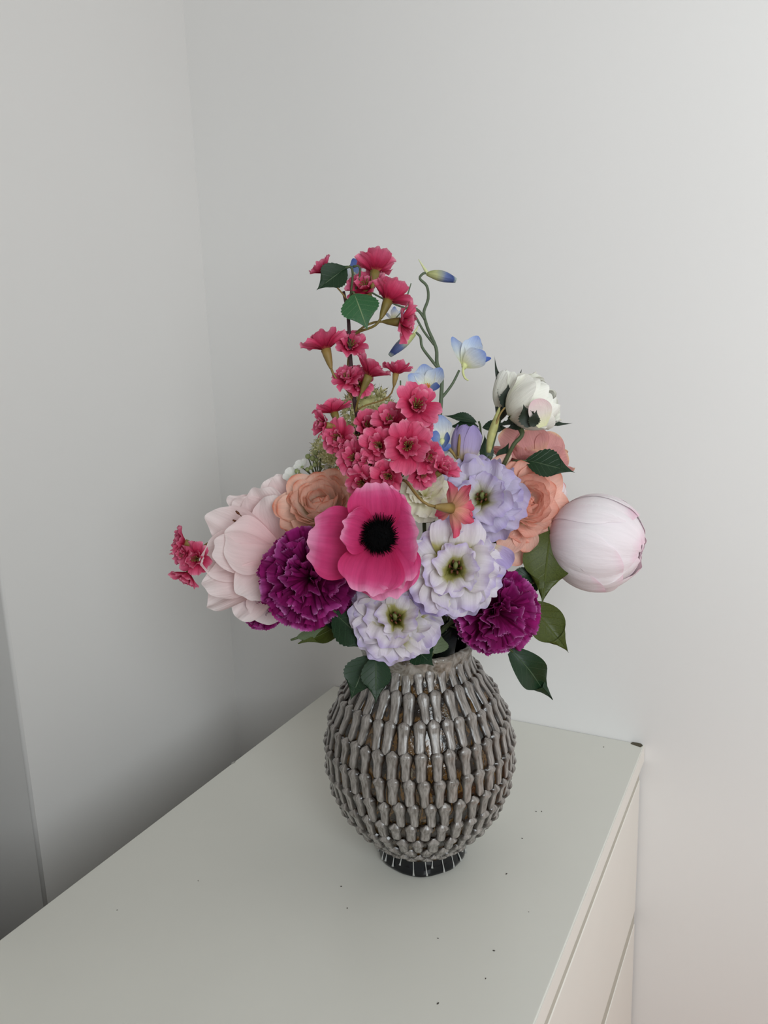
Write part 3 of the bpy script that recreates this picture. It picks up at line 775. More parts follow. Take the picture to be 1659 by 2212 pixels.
def blossom(root, P, N, R, node=None, seed=0, mat=None, opening=0.0, sag=0.0, name='blossom', star=False):
    """double cherry blossom; node: point on the twig where its stalk starts"""
    mat = mat or M_CH; rg = random.Random(seed); FM = frame(P, N, rg.uniform(0, 6)); org = P
    mb = MB(); fm = frame(Vector((0, 0, 0)), N).to_3x3()
    L = R * .62; sec = []
    V = [];
    tmp = MB(); lathe(tmp, [(-L * 1.25, R * .06), (-L * .9, R * .12), (-L * .4, R * .17), (0, R * .2), (R * .04, R * .02)], 8)
    mb.add([fm @ Vector(v) for v in tmp.v], tmp.f)
    if node is not None:
        s = -N * L * 1.2; e = node - P; d = (e - s).length
        side = Vector((0, 0, -1)) * sag * d
        tube(mb, bez(s, s - N * d * .45 + side, e + (s - e) * .3 + Vector((0, 0, .12 * d)) + side, e, 8), R * .05, 6)
    b = obj(name, mb.mesh(name, G_CAL if seed % 3 else G_OLIV), root, Matrix.Translation(P))
    for k in range(5):
        me = petal_mesh(mat, seed % 3 * 7 + k % 3, **(CH_STAR if star else CH_OUT))
        ring_petal(b, FM, me, k * 1.2566 + rg.uniform(-.15, .15), (66 - opening + rg.uniform(-14, 12)) * D2R, R * rg.uniform(.9, 1.1), r0=R * .06)
    for k in range(4):
        me = petal_mesh(mat, 40 + seed % 3 * 5 + k % 3, **CH_IN)
        ring_petal(b, FM, me, k * 1.57 + .5 + rg.uniform(-.2, .2), (36 - opening * .6 + rg.uniform(-10, 12)) * D2R, R * rg.uniform(.62, .8), r0=R * .05, h0=R * .03)
    obj('stamens', stamen_mesh(), b, FM @ Matrix.Scale(R, 4))
    return b

# ------------------------------------------------------------------ anemone
dA = 0.690
P = at(818, 1160, dA); N = cdir(0.02, .10, 1)
an = start('anemone', 'large hot pink anemone with a black spiky centre, front of the bouquet', 'flower', P)
add_stem(an, P - N * .012, N, .0024, pull=.5)
for (b, t, w, d0, d1, bd, wr, sd, face) in (
        ((812,1185), (662,1165), 165, .704, .712, .25, .30, 3, (.25,.1,1)),      # back left petal (outer)
        ((818,1165), (845,1296), 150, .702, .690, .2, .3, 8, (0,.1,1)),           # back bottom
        ((817,1168), (790,1284), 150, .694, .676, .35, .35, 4, (0.05,.25,1)),     # bottom
        ((822,1168), (868,1270), 130, .697, .680, .3, .3, 5, (-.05,.2,1)),        # bottom right
        ((826,1160), (903,1150), 170, .699, .684, .4, .45, 6, (-.25,.0,1)),       # right
        ((812,1158), (738,1136), 110, .696, .676, .5, .5, 7, (.3,.05,1)),         # left
        ((815,1160), (806,1040), 124, .693, .688, .3, .4, 9, (.1,-.1,1)),          # top
        ((818,1158), (842,1048), 100, .698, .696, .2, .3, 11, (-.1,-.1,1))):
    B = at(*b, d0); T = at(*t, d1); W = w * (d0 + d1) / 2 / F
    me = petal_mesh(M_AN, sd, width=1.0, prof='oval', wrap=wr, bend=bd, tipround=.14, ruf=.034, rf=2.2, ser=.006, scal=.020, scn=8.0, nu=40, nv=14, chord=True)
    bt_petal(an, me, B, T, cdir(*face), 'petal', W / (T - B).length)
mb = MB(); ball(mb, (0, 0, 0), .0112, 16, 10, (1, 1, .75)); rg = random.Random(5)
for k in range(60):
    u = rg.random(); a = rg.uniform(0, 6.28); th = math.acos(1 - u)
    p = Vector((math.sin(th) * math.cos(a), math.sin(th) * math.sin(a), math.cos(th) * .75)); ball(mb, p * .0112, .0011, 5, 4)
obj('flower_centre', mb.mesh('flower_centre', BLACK), an, frame(P + N * .003, N))
mb = MB()
for k in range(150):
    a = k * 2.39996; r1 = .0135 + rg.uniform(0, .0045) + (.004 if math.cos(a - 1.2) > .85 else 0); h = rg.uniform(-.001, .007)
    tube(mb, [(.006 * math.cos(a), .006 * math.sin(a), 0), (.011 * math.cos(a), .011 * math.sin(a), h * .8), (r1 * math.cos(a + .06), r1 * math.sin(a + .06), h)], [.0006, .0006, .0002], 4)
so = obj('stamens', mb.mesh('stamens', BLACK), an, frame(P + N * .002, N)); so['kind'] = 'stuff'

# ------------------------------------------------------------------ carnations
px2m = lambda px, d: px * d / F
for (c, d, R, n, sd, sq, lab, leaves) in (
        ((660,1252), .745, 108, (-.18,-.02,1), 2, 1.0, 'large deep purple carnation left of the pink anemone', [('o',(755,1345),(645,1392),62,.775,.775,(0,.6,.8)), ('d',(700,1345),(775,1330),44,.77,.76,(0,.3,1)), ('p',(640,1378),(705,1355),26,.775,.77,(0,-.3,1))]),
        ((1078,1328), .755, 96, (.22,-.22,1), 5, 1.0, 'deep purple carnation hanging over the right side of the vase rim', [('s',(1105,1405),(1193,1512),72,.77,.79,(-.1,.35,1)), ('d',(1160,1240),(1085,1255),40,.79,.79,(0,.3,1))]),
        ((560,1318), .808, 50, (-.3,-.4,.8), 9, 1.0, 'small purple carnation mostly hidden behind the pale pink bloom at far left', [])):
    P = at(*c, d); N = cdir(*n); Rm = px2m(R, d)
    r = start('carnation', lab, 'flower', P, None)
    carnation(r, P, N, Rm, seed=sd, squash=sq)
    si = _stem_i[0]
    add_stem(r, P - N * Rm * .3, N, .0023, pull=.4)
    calyx(r, P - N * Rm * .28, N, Rm * .5, Rm * .22, G_STEM)
    for lf in leaves:
        _stem_i[0] = si; sp = stem_point(P - N * Rm * .3, N, .55, .4); _stem_i[0] = si + 1
        leaf(r, lf[0], *lf[1:7], seed=sd, stem_to=sp)

# ------------------------------------------------------------------ lisianthus
for (c, d, R, n, sd, lab, sq) in (
        ((1040,1068), .765, 84, (-.15,.28,1), 3, 'pale lavender lisianthus, highest of the three, touching the peach ranunculus', (1, 1)),
        ((985,1222), .722, 98, (-.02,.22,1), 4, 'big white-lavender lisianthus beside the pink anemone', (1, 1)),
        ((855,1330), .735, 84, (.02,.40,1), 6, 'pale lisianthus with olive throat, lowest bloom above the vase rim', (1, 1))):
    P = at(*c, d); N = cdir(*n); Rm = px2m(R, d)
    r = start('lisianthus', lab, 'flower', P)
    lisianthus(r, P, N, Rm, roll=sd * .37, seed=sd, squash=sq, mat=M_LI2 if sd == 3 else None)
    si = _stem_i[0]
    add_stem(r, P - N * Rm * .45, N, .0022, pull=.4)
    calyx(r, P - N * Rm * .42, N, Rm * .3, Rm * .16, G_STEM)
    if sd == 4:
        for j, (b, t, w, d0, d1, fc) in enumerate((((950,1262),(905,1318),86,.745,.735,(.1,.2,1)), ((985,1270),(960,1330),70,.745,.738,(0,.3,1)), ((1035,1180),(1092,1240),90,.745,.735,(-.1,.1,1)))):
            B = at(*b, d0); T = at(*t, d1)
            bt_petal(r, petal_mesh(M_LV, 70 + j, width=1.0, prof='round', wrap=.4, bend=.2, tipround=.15, ruf=.06, rf=1.5, scal=.03, nu=16, nv=8, chord=True), B, T, cdir(*fc), 'petal', w * d0 / F / (T - B).length)
    if sd == 6:
        sp = MOUTH + (at(890, 1400, .77) - MOUTH) * .6
        leaf(r, 'd', (893,1398), (938,1440), 62, .752, .735, (0,.4,1), 2, sp)
        leaf(r, 'p', (935,1412), (950,1362), 56, .765, .775, (0,.1,1), 3, sp)

# lavender bud
P = at(1003, 985, .80); N = cdir(.12, 1, .1)
r = start('lisianthus_bud', 'closed lavender flower bud with a yellowish base above the lisianthus', 'flower bud', P)
bud_petals(r, frame(P + N * .013, N), .0140, .0195, [(3, 1.15, 1.1, 0, .0, 0), (3, .9, .8, .06, .06, .9)], M_LV, 3, .05)
add_stem(r, P + N * .002, N, .0020)
calyx(r, P + N * .006, N, .012, .009, G_STEM)
for k, (b, t) in enumerate((((985,990),(955,948)), ((990,985),(993,938)))):
    mb = MB(); org = PW[r.name].translation
    A = at(*b, .79); T = at(*t, .785); tube(mb, [p - org for p in bez(A, A + (T - A) * .3 + Vector((0, 0, .004)), T - Vector((0, 0, .006)), T, 6)], [.0010, .0014, .0017, .0017, .0015, .0011, .0005], 6)
    obj('tendril', mb.mesh('tendril', G_OLIV), r, Matrix.Translation(org))

# green seed spike next to the rose stem
P = at(1058, 985, .79); N = cdir(.18, 1, .05)
r = start('lily_bud', 'slender closed yellow-green bud upright beside the lavender bud', 'flower bud', P)
mb = MB(); org = PW[r.name].translation
tube(mb, [p - org for p in smooth_path([at(1055,978,.79), at(1060,945,.79), at(1068,920,.79), at(1075,895,.79), at(1079,880,.79)], 3)], [.0022,.0028,.0034,.0040,.0042,.0042,.0040,.0036,.0030,.0024,.0018,.0012,.0006], 8)
obj('bud', mb.mesh('bud', plain('yellow_green', (168, 168, 106), .6, .2, 160)), r, Matrix.Translation(org))
mb = MB(); tube(mb, [p - org for p in smooth_path([at(1068,925,.788), at(1080,895,.786), at(1091,880,.786)], 4)], [.0012]*4 + [.001]*4 + [.0005], 6)
obj('tendril', mb.mesh('tendril', G_OLIV), r, Matrix.Translation(org))
add_stem(r, P, N, .0018)

# ------------------------------------------------------------------ ranunculus
for (c, d, R, n, sd, mat, lab, lv, kw) in (
        ((690,1084), .790, 82, (-.06,.72,1), 2, M_PE, 'peach ranunculus with yellowish heart between the pale pink bloom and the anemone', [], {}),
        ((1138,1082), .795, 88, (.34,.16,1), 3, M_PE2, 'salmon ranunculus squeezed between lisianthus and the round peony bud', [], {}),
        ((1150,985), .850, 80, (.18,.9,.25), 4, M_DU, 'dusty pink ranunculus at the back under the white rose', [('d',(1135,995),(1243,1022),74,.80,.785,(.1,.5,1)), ('d',(1050,1005),(1046,938),34,.815,.815,(.3,.1,1)), ('d',(1075,1010),(1100,955),30,.82,.825,(0,.1,1))], {})):
    P = at(*c, d); N = cdir(*n); Rm = px2m(R, d)
    r = start('ranunculus', lab, 'flower', P)
    ranunculus(r, P, N, Rm, mat, seed=sd, **kw)
    si = _stem_i[0]
    add_stem(r, P - N * Rm * .4, N, .0022, pull=.4)
    calyx(r, P - N * Rm * .3, N, Rm * .3, Rm * .2, G_STEM)
    for lf in lv:
        _stem_i[0] = si; sp = stem_point(P - N * Rm * .4, N, .3, .4); _stem_i[0] = si + 1
        leaf(r, lf[0], *lf[1:7], seed=sd, stem_to=sp)
    # loose outer petals
    ex = {2: [((660,1100),(597,1100),64,.80,.785,(.2,.3,1)), ((670,1110),(610,1140),60,.80,.785,(.2,.4,1)), ((690,1110),(655,1150),60,.80,.78,(0,.5,1)), ((720,1090),(765,1110),60,.81,.80,(-.1,.4,1))],
          3: [((1110,1110),(1055,1160),62,.80,.775,(.1,.3,1)), ((1125,1130),(1085,1195),66,.80,.775,(0,.4,1)), ((1140,1130),(1130,1192),60,.80,.78,(0,.4,1)), ((1100,1180),(1122,1222),46,.80,.79,(0,.1,1)), ((1130,1170),(1148,1222),44,.805,.795,(0,.1,1)), ((1085,1010),(1075,985),60,.81,.805,(0,.0,1))],
          4: [((1150,985),(1080,935),70,.84,.83,(.1,.1,1)), ((1160,990),(1140,925),80,.84,.832,(0,.0,1)), ((1170,995),(1200,935),70,.84,.835,(0,0,1)), ((1180,1000),(1228,985),60,.84,.835,(-.1,.1,1)), ((1195,1050),(1222,1058),30,.84,.835,(-.1,.1,1))]}[sd]
    for j, (b, t, w, d0, d1, fc) in enumerate(ex):
        B = at(*b, d0); T = at(*t, d1)
        me = petal_mesh(mat, 900 + j % 3, width=1.0, prof='oval', wrap=.55, bend=.35, tipround=.15, ruf=.02, rf=1.3, nu=10, nv=8, chord=True)
        bt_petal(r, me, B, T, cdir(*fc), 'petal', w * d0 / F / (T - B).length)

# ------------------------------------------------------------------ pale pink open bloom, left
P = at(585, 1190, .800); N = cdir(-.85, .1, .5)
r = start('magnolia', 'wide open pale pink bloom with loose pointed petals, left of the carnation', 'flower', P)
for j, (b, t, w, d0, d1, fc, bd) in enumerate((
        ((600,1150),(507,1080),62,.835,.82,(-.2,.3,1),.3), ((610,1120),(487,1078),36,.845,.83,(-.2,.4,1),.2),
        ((600,1150),(545,1057),84,.83,.815,(-.3,-.1,1),.6), ((605,1180),(592,1068),80,.81,.80,(-.3,0,1),.5),
        ((600,1180),(500,1125),70,.835,.825,(-.1,.6,1),.3),
        ((600,1190),(442,1120),78,.81,.80,(-.1,.3,1),.5), ((600,1195),(433,1200),92,.80,.785,(-.1,.2,1),.55),
        ((600,1190),(480,1170),110,.785,.765,(-.3,.5,1),.8), ((600,1200),(456,1195),70,.79,.762,(-.2,.1,1),.5),
        ((600,1220),(435,1262),74,.795,.775,(-.1,.2,1),.5), ((600,1230),(447,1312),60,.80,.785,(-.1,.5,1),.4),
        ((595,1220),(518,1290),72,.775,.765,(.3,.2,1),.5), ((600,1240),(505,1330),64,.80,.79,(.1,.3,1),.3), ((600,1250),(560,1348),74,.80,.79,(.2,.1,1),.4),
        ((620,1110),(575,1035),54,.83,.83,(0,.2,1),.4), ((630,1105),(608,1022),56,.835,.83,(0,.1,1),.3), ((640,1105),(640,1035),46,.84,.84,(.1,.1,1),.3))):
    B = at(*b, d0); T = at(*t, d1)
    me = petal_mesh(M_MG, j, width=1.0, prof='oval', wrap=.65, bend=bd, bq=1.6, tipround=.18 if j % 2 else .12, tp=2.1, ruf=.045, rf=1.1, scal=.008, scn=4.0, skew=.06 * ((j % 3) - 1), nu=14, nv=12, chord=True)
    bt_petal(r, me, B, T, cdir(*fc), 'petal', w * 1.36 * d0 / F / (T - B).length)
mb = MB(); org = PW[r.name].translation
for (x, y, dd) in ((516,1110,.792), (511,1127,.790), (519,1131,.789), (527,1136,.790), (515,1139,.790)):
    A = at(556, 1148, .800); T = at(x, y, dd); tube(mb, [p - org for p in (A, A + (T - A) * .6, T)], .0005, 5)
    d_ = (T - A).normalized(); tube(mb, [p - org for p in (T - d_ * .0005, T + d_ * .0015, T + d_ * .0042)], [.0008, .0013, .0008], 6)
obj('stamens', mb.mesh('stamens', ANTHER), r, Matrix.Translation(org))
add_stem(r, at(600, 1195, .805), N, .0024, pull=.35)
calyx(r, at(603, 1195, .805), N, .012, .010, G_STEM)

# ------------------------------------------------------------------ peony bud, right
P = at(1288, 1172, .800); N = cdir(.86, -.18, .42)
r = start('peony_bud', 'round closed pale pink peony bud at the far right of the bouquet', 'flower bud', P)
FM = frame(P, N, .6); a, b = .0475, .0475
bud_petals(r, FM, a, b, [(5, 1.5, .9, -.16, -.06, .4), (5, 1.54, .8, -.12, -.04, .9), (3, 1.5, 1.35, -.08, .0, .2), (3, 1.38, 1.2, -.04, .0, 1.2), (3, 1.2, 1.1, .0, .005, .1), (3, .85, 1.0, .012, .004, 1.0), (2, .45, .8, .020, .01, .4)], M_PB, 4, .022, nu=20, nv=18)
mb = MB(); ball(mb, (0, 0, 0), a * .87, 20, 14); obj('inner_petals', mb.mesh('inner_petals', M_PB), r, FM)
S0 = P - N * b * .95
si = _stem_i[0]; add_stem(r, S0, N, .0027, pull=.5)
calyx(r, S0 + N * .004, N, .012, .010, G_STEM)
for k in range(5):
    me = petal_mesh(LEAF_O, 3 + k, width=.8, prof='oval', wrap=.6, bend=.9, tipround=.3, nu=8, nv=8)
    ring_petal(r, frame(S0, N), me, k * 1.257 + .3, 62 * D2R, .026, name='sepal')
me = petal_mesh(M_PB, 77, width=.62, prof='oval', wrap=.5, bend=.3, tipround=.2, nu=10, nv=8, chord=True)
bt_petal(r, me, at(1200, 1118, .835), at(1212, 1040, .835), cdir(0, .1, 1), 'petal', .75)
_stem_i[0] = si; sp = stem_point(S0, N, .35, .5); sp2 = stem_point(S0, N, .6, .5); _stem_i[0] = si + 1
leaf(r, 'o', (1188,1148), (1170,1308), 108, .80, .775, (-.1,.1,1), 4, sp)
leaf(r, 'o', (1140,1298), (1228,1410), 82, .795, .80, (-.1,.3,1), 6, sp2)
leaf(r, 'd', (1120,1280), (1175,1210), 60, .80, .80, (0,.2,1), 7, sp2)

# ------------------------------------------------------------------ white roses
P = at(1150, 872, .800); N = cdir(.72, .42, .35)
r = start('rose', 'white rose with a pinkish outer petal and dark green sepals at top right', 'flower', P)
FM = frame(P, N, .5); a, b = .0240, .0260
bud_petals(r, FM, a, b, [(3, 1.25, 1.1, -.16, .04, .1), (4, 1.0, .9, -.08, .10, .6), (4, .78, .85, .0, .16, .2), (5, .5, .8, .06, .22, .7)], M_WH, 5, .09)
S0 = P - N * b * .95
si = _stem_i[0]
pts = smooth_path([S0, at(1128,935,.80), at(1110,960,.80), at(1096,988,.805)], 4); m, bb = foot_pts(S0)
mb = MB(); org = PW[r.name].translation
pts = pts + bez(pts[-1], pts[-1] + (pts[-1] - pts[-2]).normalized() * .04, m + Vector((0, 0, .05)), m, 8)[1:] + [bb]
tube(mb, [p - org for p in pts], [.0042, .0038, .0034, .003, .0026] + [.0021] * (len(pts) - 5), 7); obj('stem', mb.mesh('stem', G_STEM), r, Matrix.Translation(org))
me0 = petal_mesh(M_DU, 33, width=1.0, prof='oval', wrap=.8, bend=.5, tipround=.12, nu=12, nv=10, chord=True)
me0 = petal_mesh(petal_mat('blush_petal', [(0, (238, 240, 190)), (.5, (246, 234, 226)), (1, (240, 206, 212))], None, veins=.05, noise=.02), 34, width=1.0, prof='oval', wrap=.8, bend=.5, tipround=.12, nu=12, nv=10, chord=True)
bt_petal(r, me0, at(1172, 922, .772), at(1158, 862, .766), cdir(.2, .0, 1), 'petal', 1.0)
for (bp, tp, w, d0, d1, fc) in (((1140,920),(1238,912),26,.795,.80,(.1,.6,.8)), ((1145,922),(1130,872),40,.772,.764,(-.2,0,1)), ((1135,918),(1052,912),20,.80,.81,(0,.7,.7)), ((1150,922),(1160,885),26,.768,.760,(.1,0,1)), ((1128,915),(1095,925),26,.80,.80,(-.2,.3,1))):
    B = at(*bp, d0); T = at(*tp, d1)
    me = petal_mesh(DKGREEN, int(w), width=.5, prof='lance', wrap=.5, bend=.35, fold=.1, ser=.12, wave=.06, nu=6, nv=14, chord=True)
    bt_petal(r, me, B, T, cdir(*fc), 'sepal', w * d0 / F / (.5 * (T - B).length))
_stem_i[0] = si; sp = m + Vector((0, 0, .12)); _stem_i[0] = si + 1
for (bp, tp, w) in (((1030,912),(958,898),26), ((1034,922),(966,922),30), ((1042,924),(1100,926),34), ((1000,965),(1030,935),24)):
    leaf(r, 'd', bp, tp, w, .83, .835, (0,.5,.8), 5)
mb = MB(); tube(mb, [p - org for p in smooth_path([at(1034,910,.83), at(1038,930,.83), at(1030,980,.83), sp + Vector((0, 0, -.02))], 4)], .0011, 6); obj('leaf_stalk', mb.mesh('leaf_stalk', G_STEM), r, Matrix.Translation(org))

P = at(1098, 845, .825); N = cdir(.28, .9, .1)
r = start('rose', 'small half-open white rose in dark green sepals behind the larger white rose', 'flower', P)
FM = frame(P, N, .2); bud_petals(r, FM, .0145, .0215, [(3, 1.2, 1.1, -.1, .05, .1), (4, 1.0, .8, 0, .12, .6), (4, .8, .7, .05, .15, .2)], M_WH, 8, .06)
S0 = P - N * .02
for (bp, tp, w, d0, d1, fc) in (((1092,880),(1066,768),20,.82,.825,(.5,.1,.8)), ((1098,884),(1128,795),30,.812,.815,(-.2,0,1)), ((1096,884),(1098,828),40,.808,.806,(0,0,1)), ((1088,880),(1078,812),22,.815,.82,(.3,0,1)), ((1104,880),(1116,835),30,.815,.815,(-.4,0,1))):
    B = at(*bp, d0); T = at(*tp, d1)
    me = petal_mesh(DKGREEN, int(w) + 50, width=.5, prof='lance', wrap=.6, bend=.3, fold=.1, ser=.10, wave=.05, nu=6, nv=14, chord=True)
    bt_petal(r, me, B, T, cdir(*fc), 'sepal', w * d0 / F / (.5 * (T - B).length))
calyx(r, S0 + N * .006, N, .016, .0095, DKGREEN)
add_stem(r, S0, N, .0022, pull=.3)

# ------------------------------------------------------------------ cream flower in the middle
P = at(918, 1062, .762); N = cdir(0, .45, 1)
r = start('stock_flower', 'cream ruffled flower with a greenish heart, tucked behind the pink anemone', 'flower', P)
FM = frame(P, N); rg = random.Random(3)
for i, (n, le, L, w) in enumerate(((4, 18, .6, .8), (5, 40, .85, .9), (6, 64, 1.0, .95), (6, 84, 1.05, .95))):
    for k in range(n):
        me = petal_mesh(M_CR, i * 3 + k % 3, width=w, prof='round', wrap=.4, bend=-.35, tipround=.15, ruf=.07, rf=1.8, ser=.03, nu=16, nv=8)
        ring_petal(r, FM, me, 6.283 * (k + .5 * (i % 2)) / n + rg.uniform(-.2, .2), (le + rg.uniform(-8, 8)) * D2R, px2m(62, .762) * L, h0=-.010)
for (b, t, w) in (((925,1050),(955,988),70), ((930,1040),(985,1003),50), ((915,1100),(905,1125),60)):
    me = petal_mesh(M_CR, 60, width=1.0, prof='oval', wrap=.4, bend=.3, tipround=.12, ruf=.04, rf=1.6, nu=14, nv=8, chord=True)
    B = at(*b, .80); T = at(*t, .80); bt_petal(r, me, B, T, cdir(0, .3, 1), 'petal', w * .8 / F / (T - B).length)
add_stem(r, P - N * .012, N, .002)

# ------------------------------------------------------------------ cherry blossom branches
def twig(r, pts, rad, mat=BROWN, name='twig', n=4):
    mb = MB(); org = PW[r.name].translation
    sp = smooth_path(pts, n); k = len(sp)
    tube(mb, [p - org for p in sp], [rad[0] + (rad[1] - rad[0]) * i / (k - 1) for i in range(k)], 8)
    return obj(name, mb.mesh(name, mat), r, Matrix.Translation(org))
d = .755
top = at(752, 682, d)
r = start('cherry_branch', 'tall cherry branch with crimson pink double blossoms, topmost at the left', 'flower branch', at(780, 945, .765))
m, bb = foot_pts(at(780, 945, .765))
twig(r, [at(742,630,d), top, at(756,760,d), at(763,845,.758), at(772,900,.762), at(783,950,.768), m + Vector((0, 0, .06)), m, bb], (.0015, .0030))
twig(r, [at(765,828,.757), at(780,815,.752)], (.0018, .0012)); twig(r, [at(780,945,.766), at(800,955,.762)], (.0018, .0012)); twig(r, [at(775,915,.764), at(765,950,.762), at(750,962,.76)], (.0018, .0010))
nA, nB, nC, nD = at(760,728,d), at(761,860,.758), at(768,890,.76), at(750,650,d)
BL = [((702,588),(-.5,.6,.2),30,nD,0,20), ((810,588),(.1,.75,-.25),46,nD,1,12), ((792,626),(-.2,.4,.6),40,nD,2,0), ((838,650),(.35,.9,-.2),46,nA,4,10), ((864,696),(.85,-.1,.3),42,nA,5,5),
      ((704,755),(-.25,.9,-.05),46,nB,6,8), ((757,752),(.15,.4,.8),36,nB,7,0), ((797,812),(.35,.75,.1),42,nC,8,12), ((855,808),(.15,.95,-.1),30,nC,9,10), ((752,822),(-.2,.5,.7),32,nB,10,5),
      ((722,892),(-.3,.9,-.1),38,at(785,945,.766),11,6), ((705,918),(-.7,.1,.4),30,at(775,930,.764),12,15), ((735,948),(-.4,.1,.8),36,at(780,945,.766),13,5), ((790,925),(.3,.3,.7),34,at(778,930,.764),14,12),
      ((775,830),(.2,-.1,.8),30,nC,15,5), ((755,965),(-.3,-.5,.7),32,at(780,948,.766),16,8)]
for (c, n, R, nd, sd, op) in BL:
    blossom(r, at(*c, .745 + .004 * (sd % 4)), cdir(*n), px2m(R * 1.22, .75), nd, sd, M_CH, op)
leaf(r, 'd', (748,578), (683,628), 66, .738, .732, (-.35,-.15,.9), 1, top)
leaf(r, 'g', (765,575), (690,612), 40, .745, .740, (.2,.9,.4), 2, top)
leaf(r, 'g', (765,634), (794,714), 86, .735, .732, (.05,.25,1), 3, top)
leaf(r, 'g', (842,912), (852,884), 30, .75, .75, (0,.2,1), 4)

r = start('cherry_branch', 'cherry branch with a dense crimson blossom cluster right above the pink anemone', 'flower branch', at(862, 1040, .735))
m, bb = foot_pts(at(862, 1040, .735))
twig(r, [at(872,930,.735), at(868,1000,.735), at(862,1045,.738), at(858,1100,.752), m + Vector((0, 0, .05)), m, bb], (.0018, .0030))
n1, n2, n3 = at(870,960,.735), at(866,1010,.735), at(862,1040,.737)
BL = [((898,880),(.15,.25,.9),50,n1,1,0,.722), ((880,965),(0,.0,1),52,n1,2,0,.712), ((822,965),(-.25,.1,.9),42,n1,4,4,.722), ((918,985),(.5,-.1,.8),38,n2,5,5,.722), ((770,992),(-.3,.1,.9),44,n2,7,6,.735),
      ((840,1028),(-.1,-.1,.9),40,n3,8,10,.720), ((785,1040),(-.3,-.3,.8),38,n3,10,10,.728), ((950,1018),(.5,.45,.5),40,n3,11,25,.728), ((905,920),(.7,-.2,.6),36,n1,13,5,.73), ((845,915),(-.2,.5,.8),40,n1,14,5,.735),
      ((800,1000),(-.2,-.2,.9),36,n2,16,8,.727), ((910,1020),(.3,-.4,.8),34,n3,17,8,.73)]
for (c, n, R, nd, sd, op, dd) in BL:
    blossom(r, at(*c, dd), cdir(*n), px2m(R * 1.12, dd), nd, sd, M_CH, op)
blossom(r, at(975, 1098, .712), cdir(.55, -.05, -.45), px2m(64, .712), at(868, 1036, .735), 21, M_CH2, 0, star=True)

P = at(430, 1190, .80)
r = start('cherry_branch', 'small cherry blossom sprig sticking out at the far left edge', 'flower branch', P)
m, bb = foot_pts(P)
nd = at(455, 1172, .805)
twig(r, [nd, at(520,1180,.83), at(640,1220,.83), m + Vector((-.02, 0, .04)), m, bb], (.0014, .0026), G_STEM)
for (c, n, R, sd, op) in (((400,1172),(-.8,.25,.3),34,3,15), ((402,1198),(-.6,.1,.7),26,5,10), ((428,1208),(-.2,.1,.9),36,6,6), ((408,1238),(-.4,-.7,.4),34,8,8)):
    blossom(r, at(*c, .795), cdir(*n), px2m(R * 1.15, .795), nd if sd != 8 else at(440, 1200, .80), sd, M_CH, op)

# ------------------------------------------------------------------ delphinium
d = .800
P0 = at(951, 900, .80)
r = start('delphinium', 'slim blue delphinium stem with pale blue florets and curled buds on thin stalks', 'flower branch', P0)
m, bb = foot_pts(P0)
twig(r, [at(918,690,d), at(925,712,d), at(942,752,d), at(944,785,d), at(954,812,d), at(953,860,d), at(950,905,d), at(948,960,d), m + Vector((0, 0, .07)), m, bb], (.0016, .0026), G_BLUE, 'stem')
def stalk(pts, r0=.0016, r1=.0012): twig(r, [at(*p, d) for p in pts], (r0, r1), G_BLUE, 'stalk')
stalk([(918,690),(916,672),(925,645),(922,618),(907,602),(914,591),(924,590)]); stalk([(918,690),(905,672),(885,660),(872,650)]); stalk([(938,745),(915,715),(895,680),(878,666)], .0013, .001)
stalk([(950,800),(930,775),(912,750),(908,728),(898,718)]); stalk([(951,862),(962,850),(978,828),(992,800)]); stalk([(876,650),(882,632),(888,612)], .001, .0005); stalk([(874,648),(872,634),(874,618)], .001, .0005)
stalk([(951,892),(935,885),(915,860),(905,848)], .0013, .001); stalk([(949,930),(940,900),(936,880)], .0013, .001)
stalk([(865,822),(868,840),(890,855),(905,872)], .0008, .0006)
def dbud(b, t, spur, w):
    mb = MB(); org = PW[r.name].translation; B = at(*b, d); T = at(*t, d - .004)
    tube(mb, [p - org for p in bez(B, B + (T - B) * .3 + Vector((0, 0, .002)), B + (T - B) * .7 + Vector((0, 0, .001)), T, 8)], [w * x for x in (.35, .62, .85, 1, 1.05, 1, .85, .65, .45)], 9)
    o = obj('bud', mb.mesh('bud', M_YG), r, Matrix.Translation(org))
    S = at(*spur, d + .003); mb = MB(); tube(mb, [p - org for p in smooth_path([B + (T - B) * .05, B + (S - B) * .5 + (T - B) * .02, S], 3)], [w * .4, w * .36, w * .3, w * .22, w * .16, w * .1, w * .06][:7], 6)
    obj('spur', mb.mesh('spur', plain('pale_spur', (214, 220, 168), .6)), o, Matrix.Translation(org))
dbud((922,592), (985,606), (904,560), .0052); dbud((896,722), (842,768), (904,702), .0048)
def floret(c, dd, n, R, sd, mats, cnt=5, lean=58, roll=0):
    P = at(*c, dd); N = cdir(*n); FM = frame(P, N, roll); rg = random.Random(sd)
    mb = MB(); lathe(mb, [(-R * .45, R * .05), (-R * .2, R * .12), (0, R * .16), (R * .05, R * .01)], 8)
    o = obj('floret', mb.mesh('floret', plain('floret_base', (206, 214, 150), .6)), r, FM)
    for k in range(cnt):
        me = petal_mesh(mats[k % len(mats)], sd * 3 + k, width=.66, prof='oval', wrap=.5, bend=.12, tipround=.26, tp=1.7, nu=10, nv=9)
        ring_petal(o, FM, me, 6.283 * k / cnt + rg.uniform(-.15, .15), (lean + rg.uniform(-10, 10)) * D2R, R * rg.uniform(.92, 1.08), r0=R * .05)
    return o
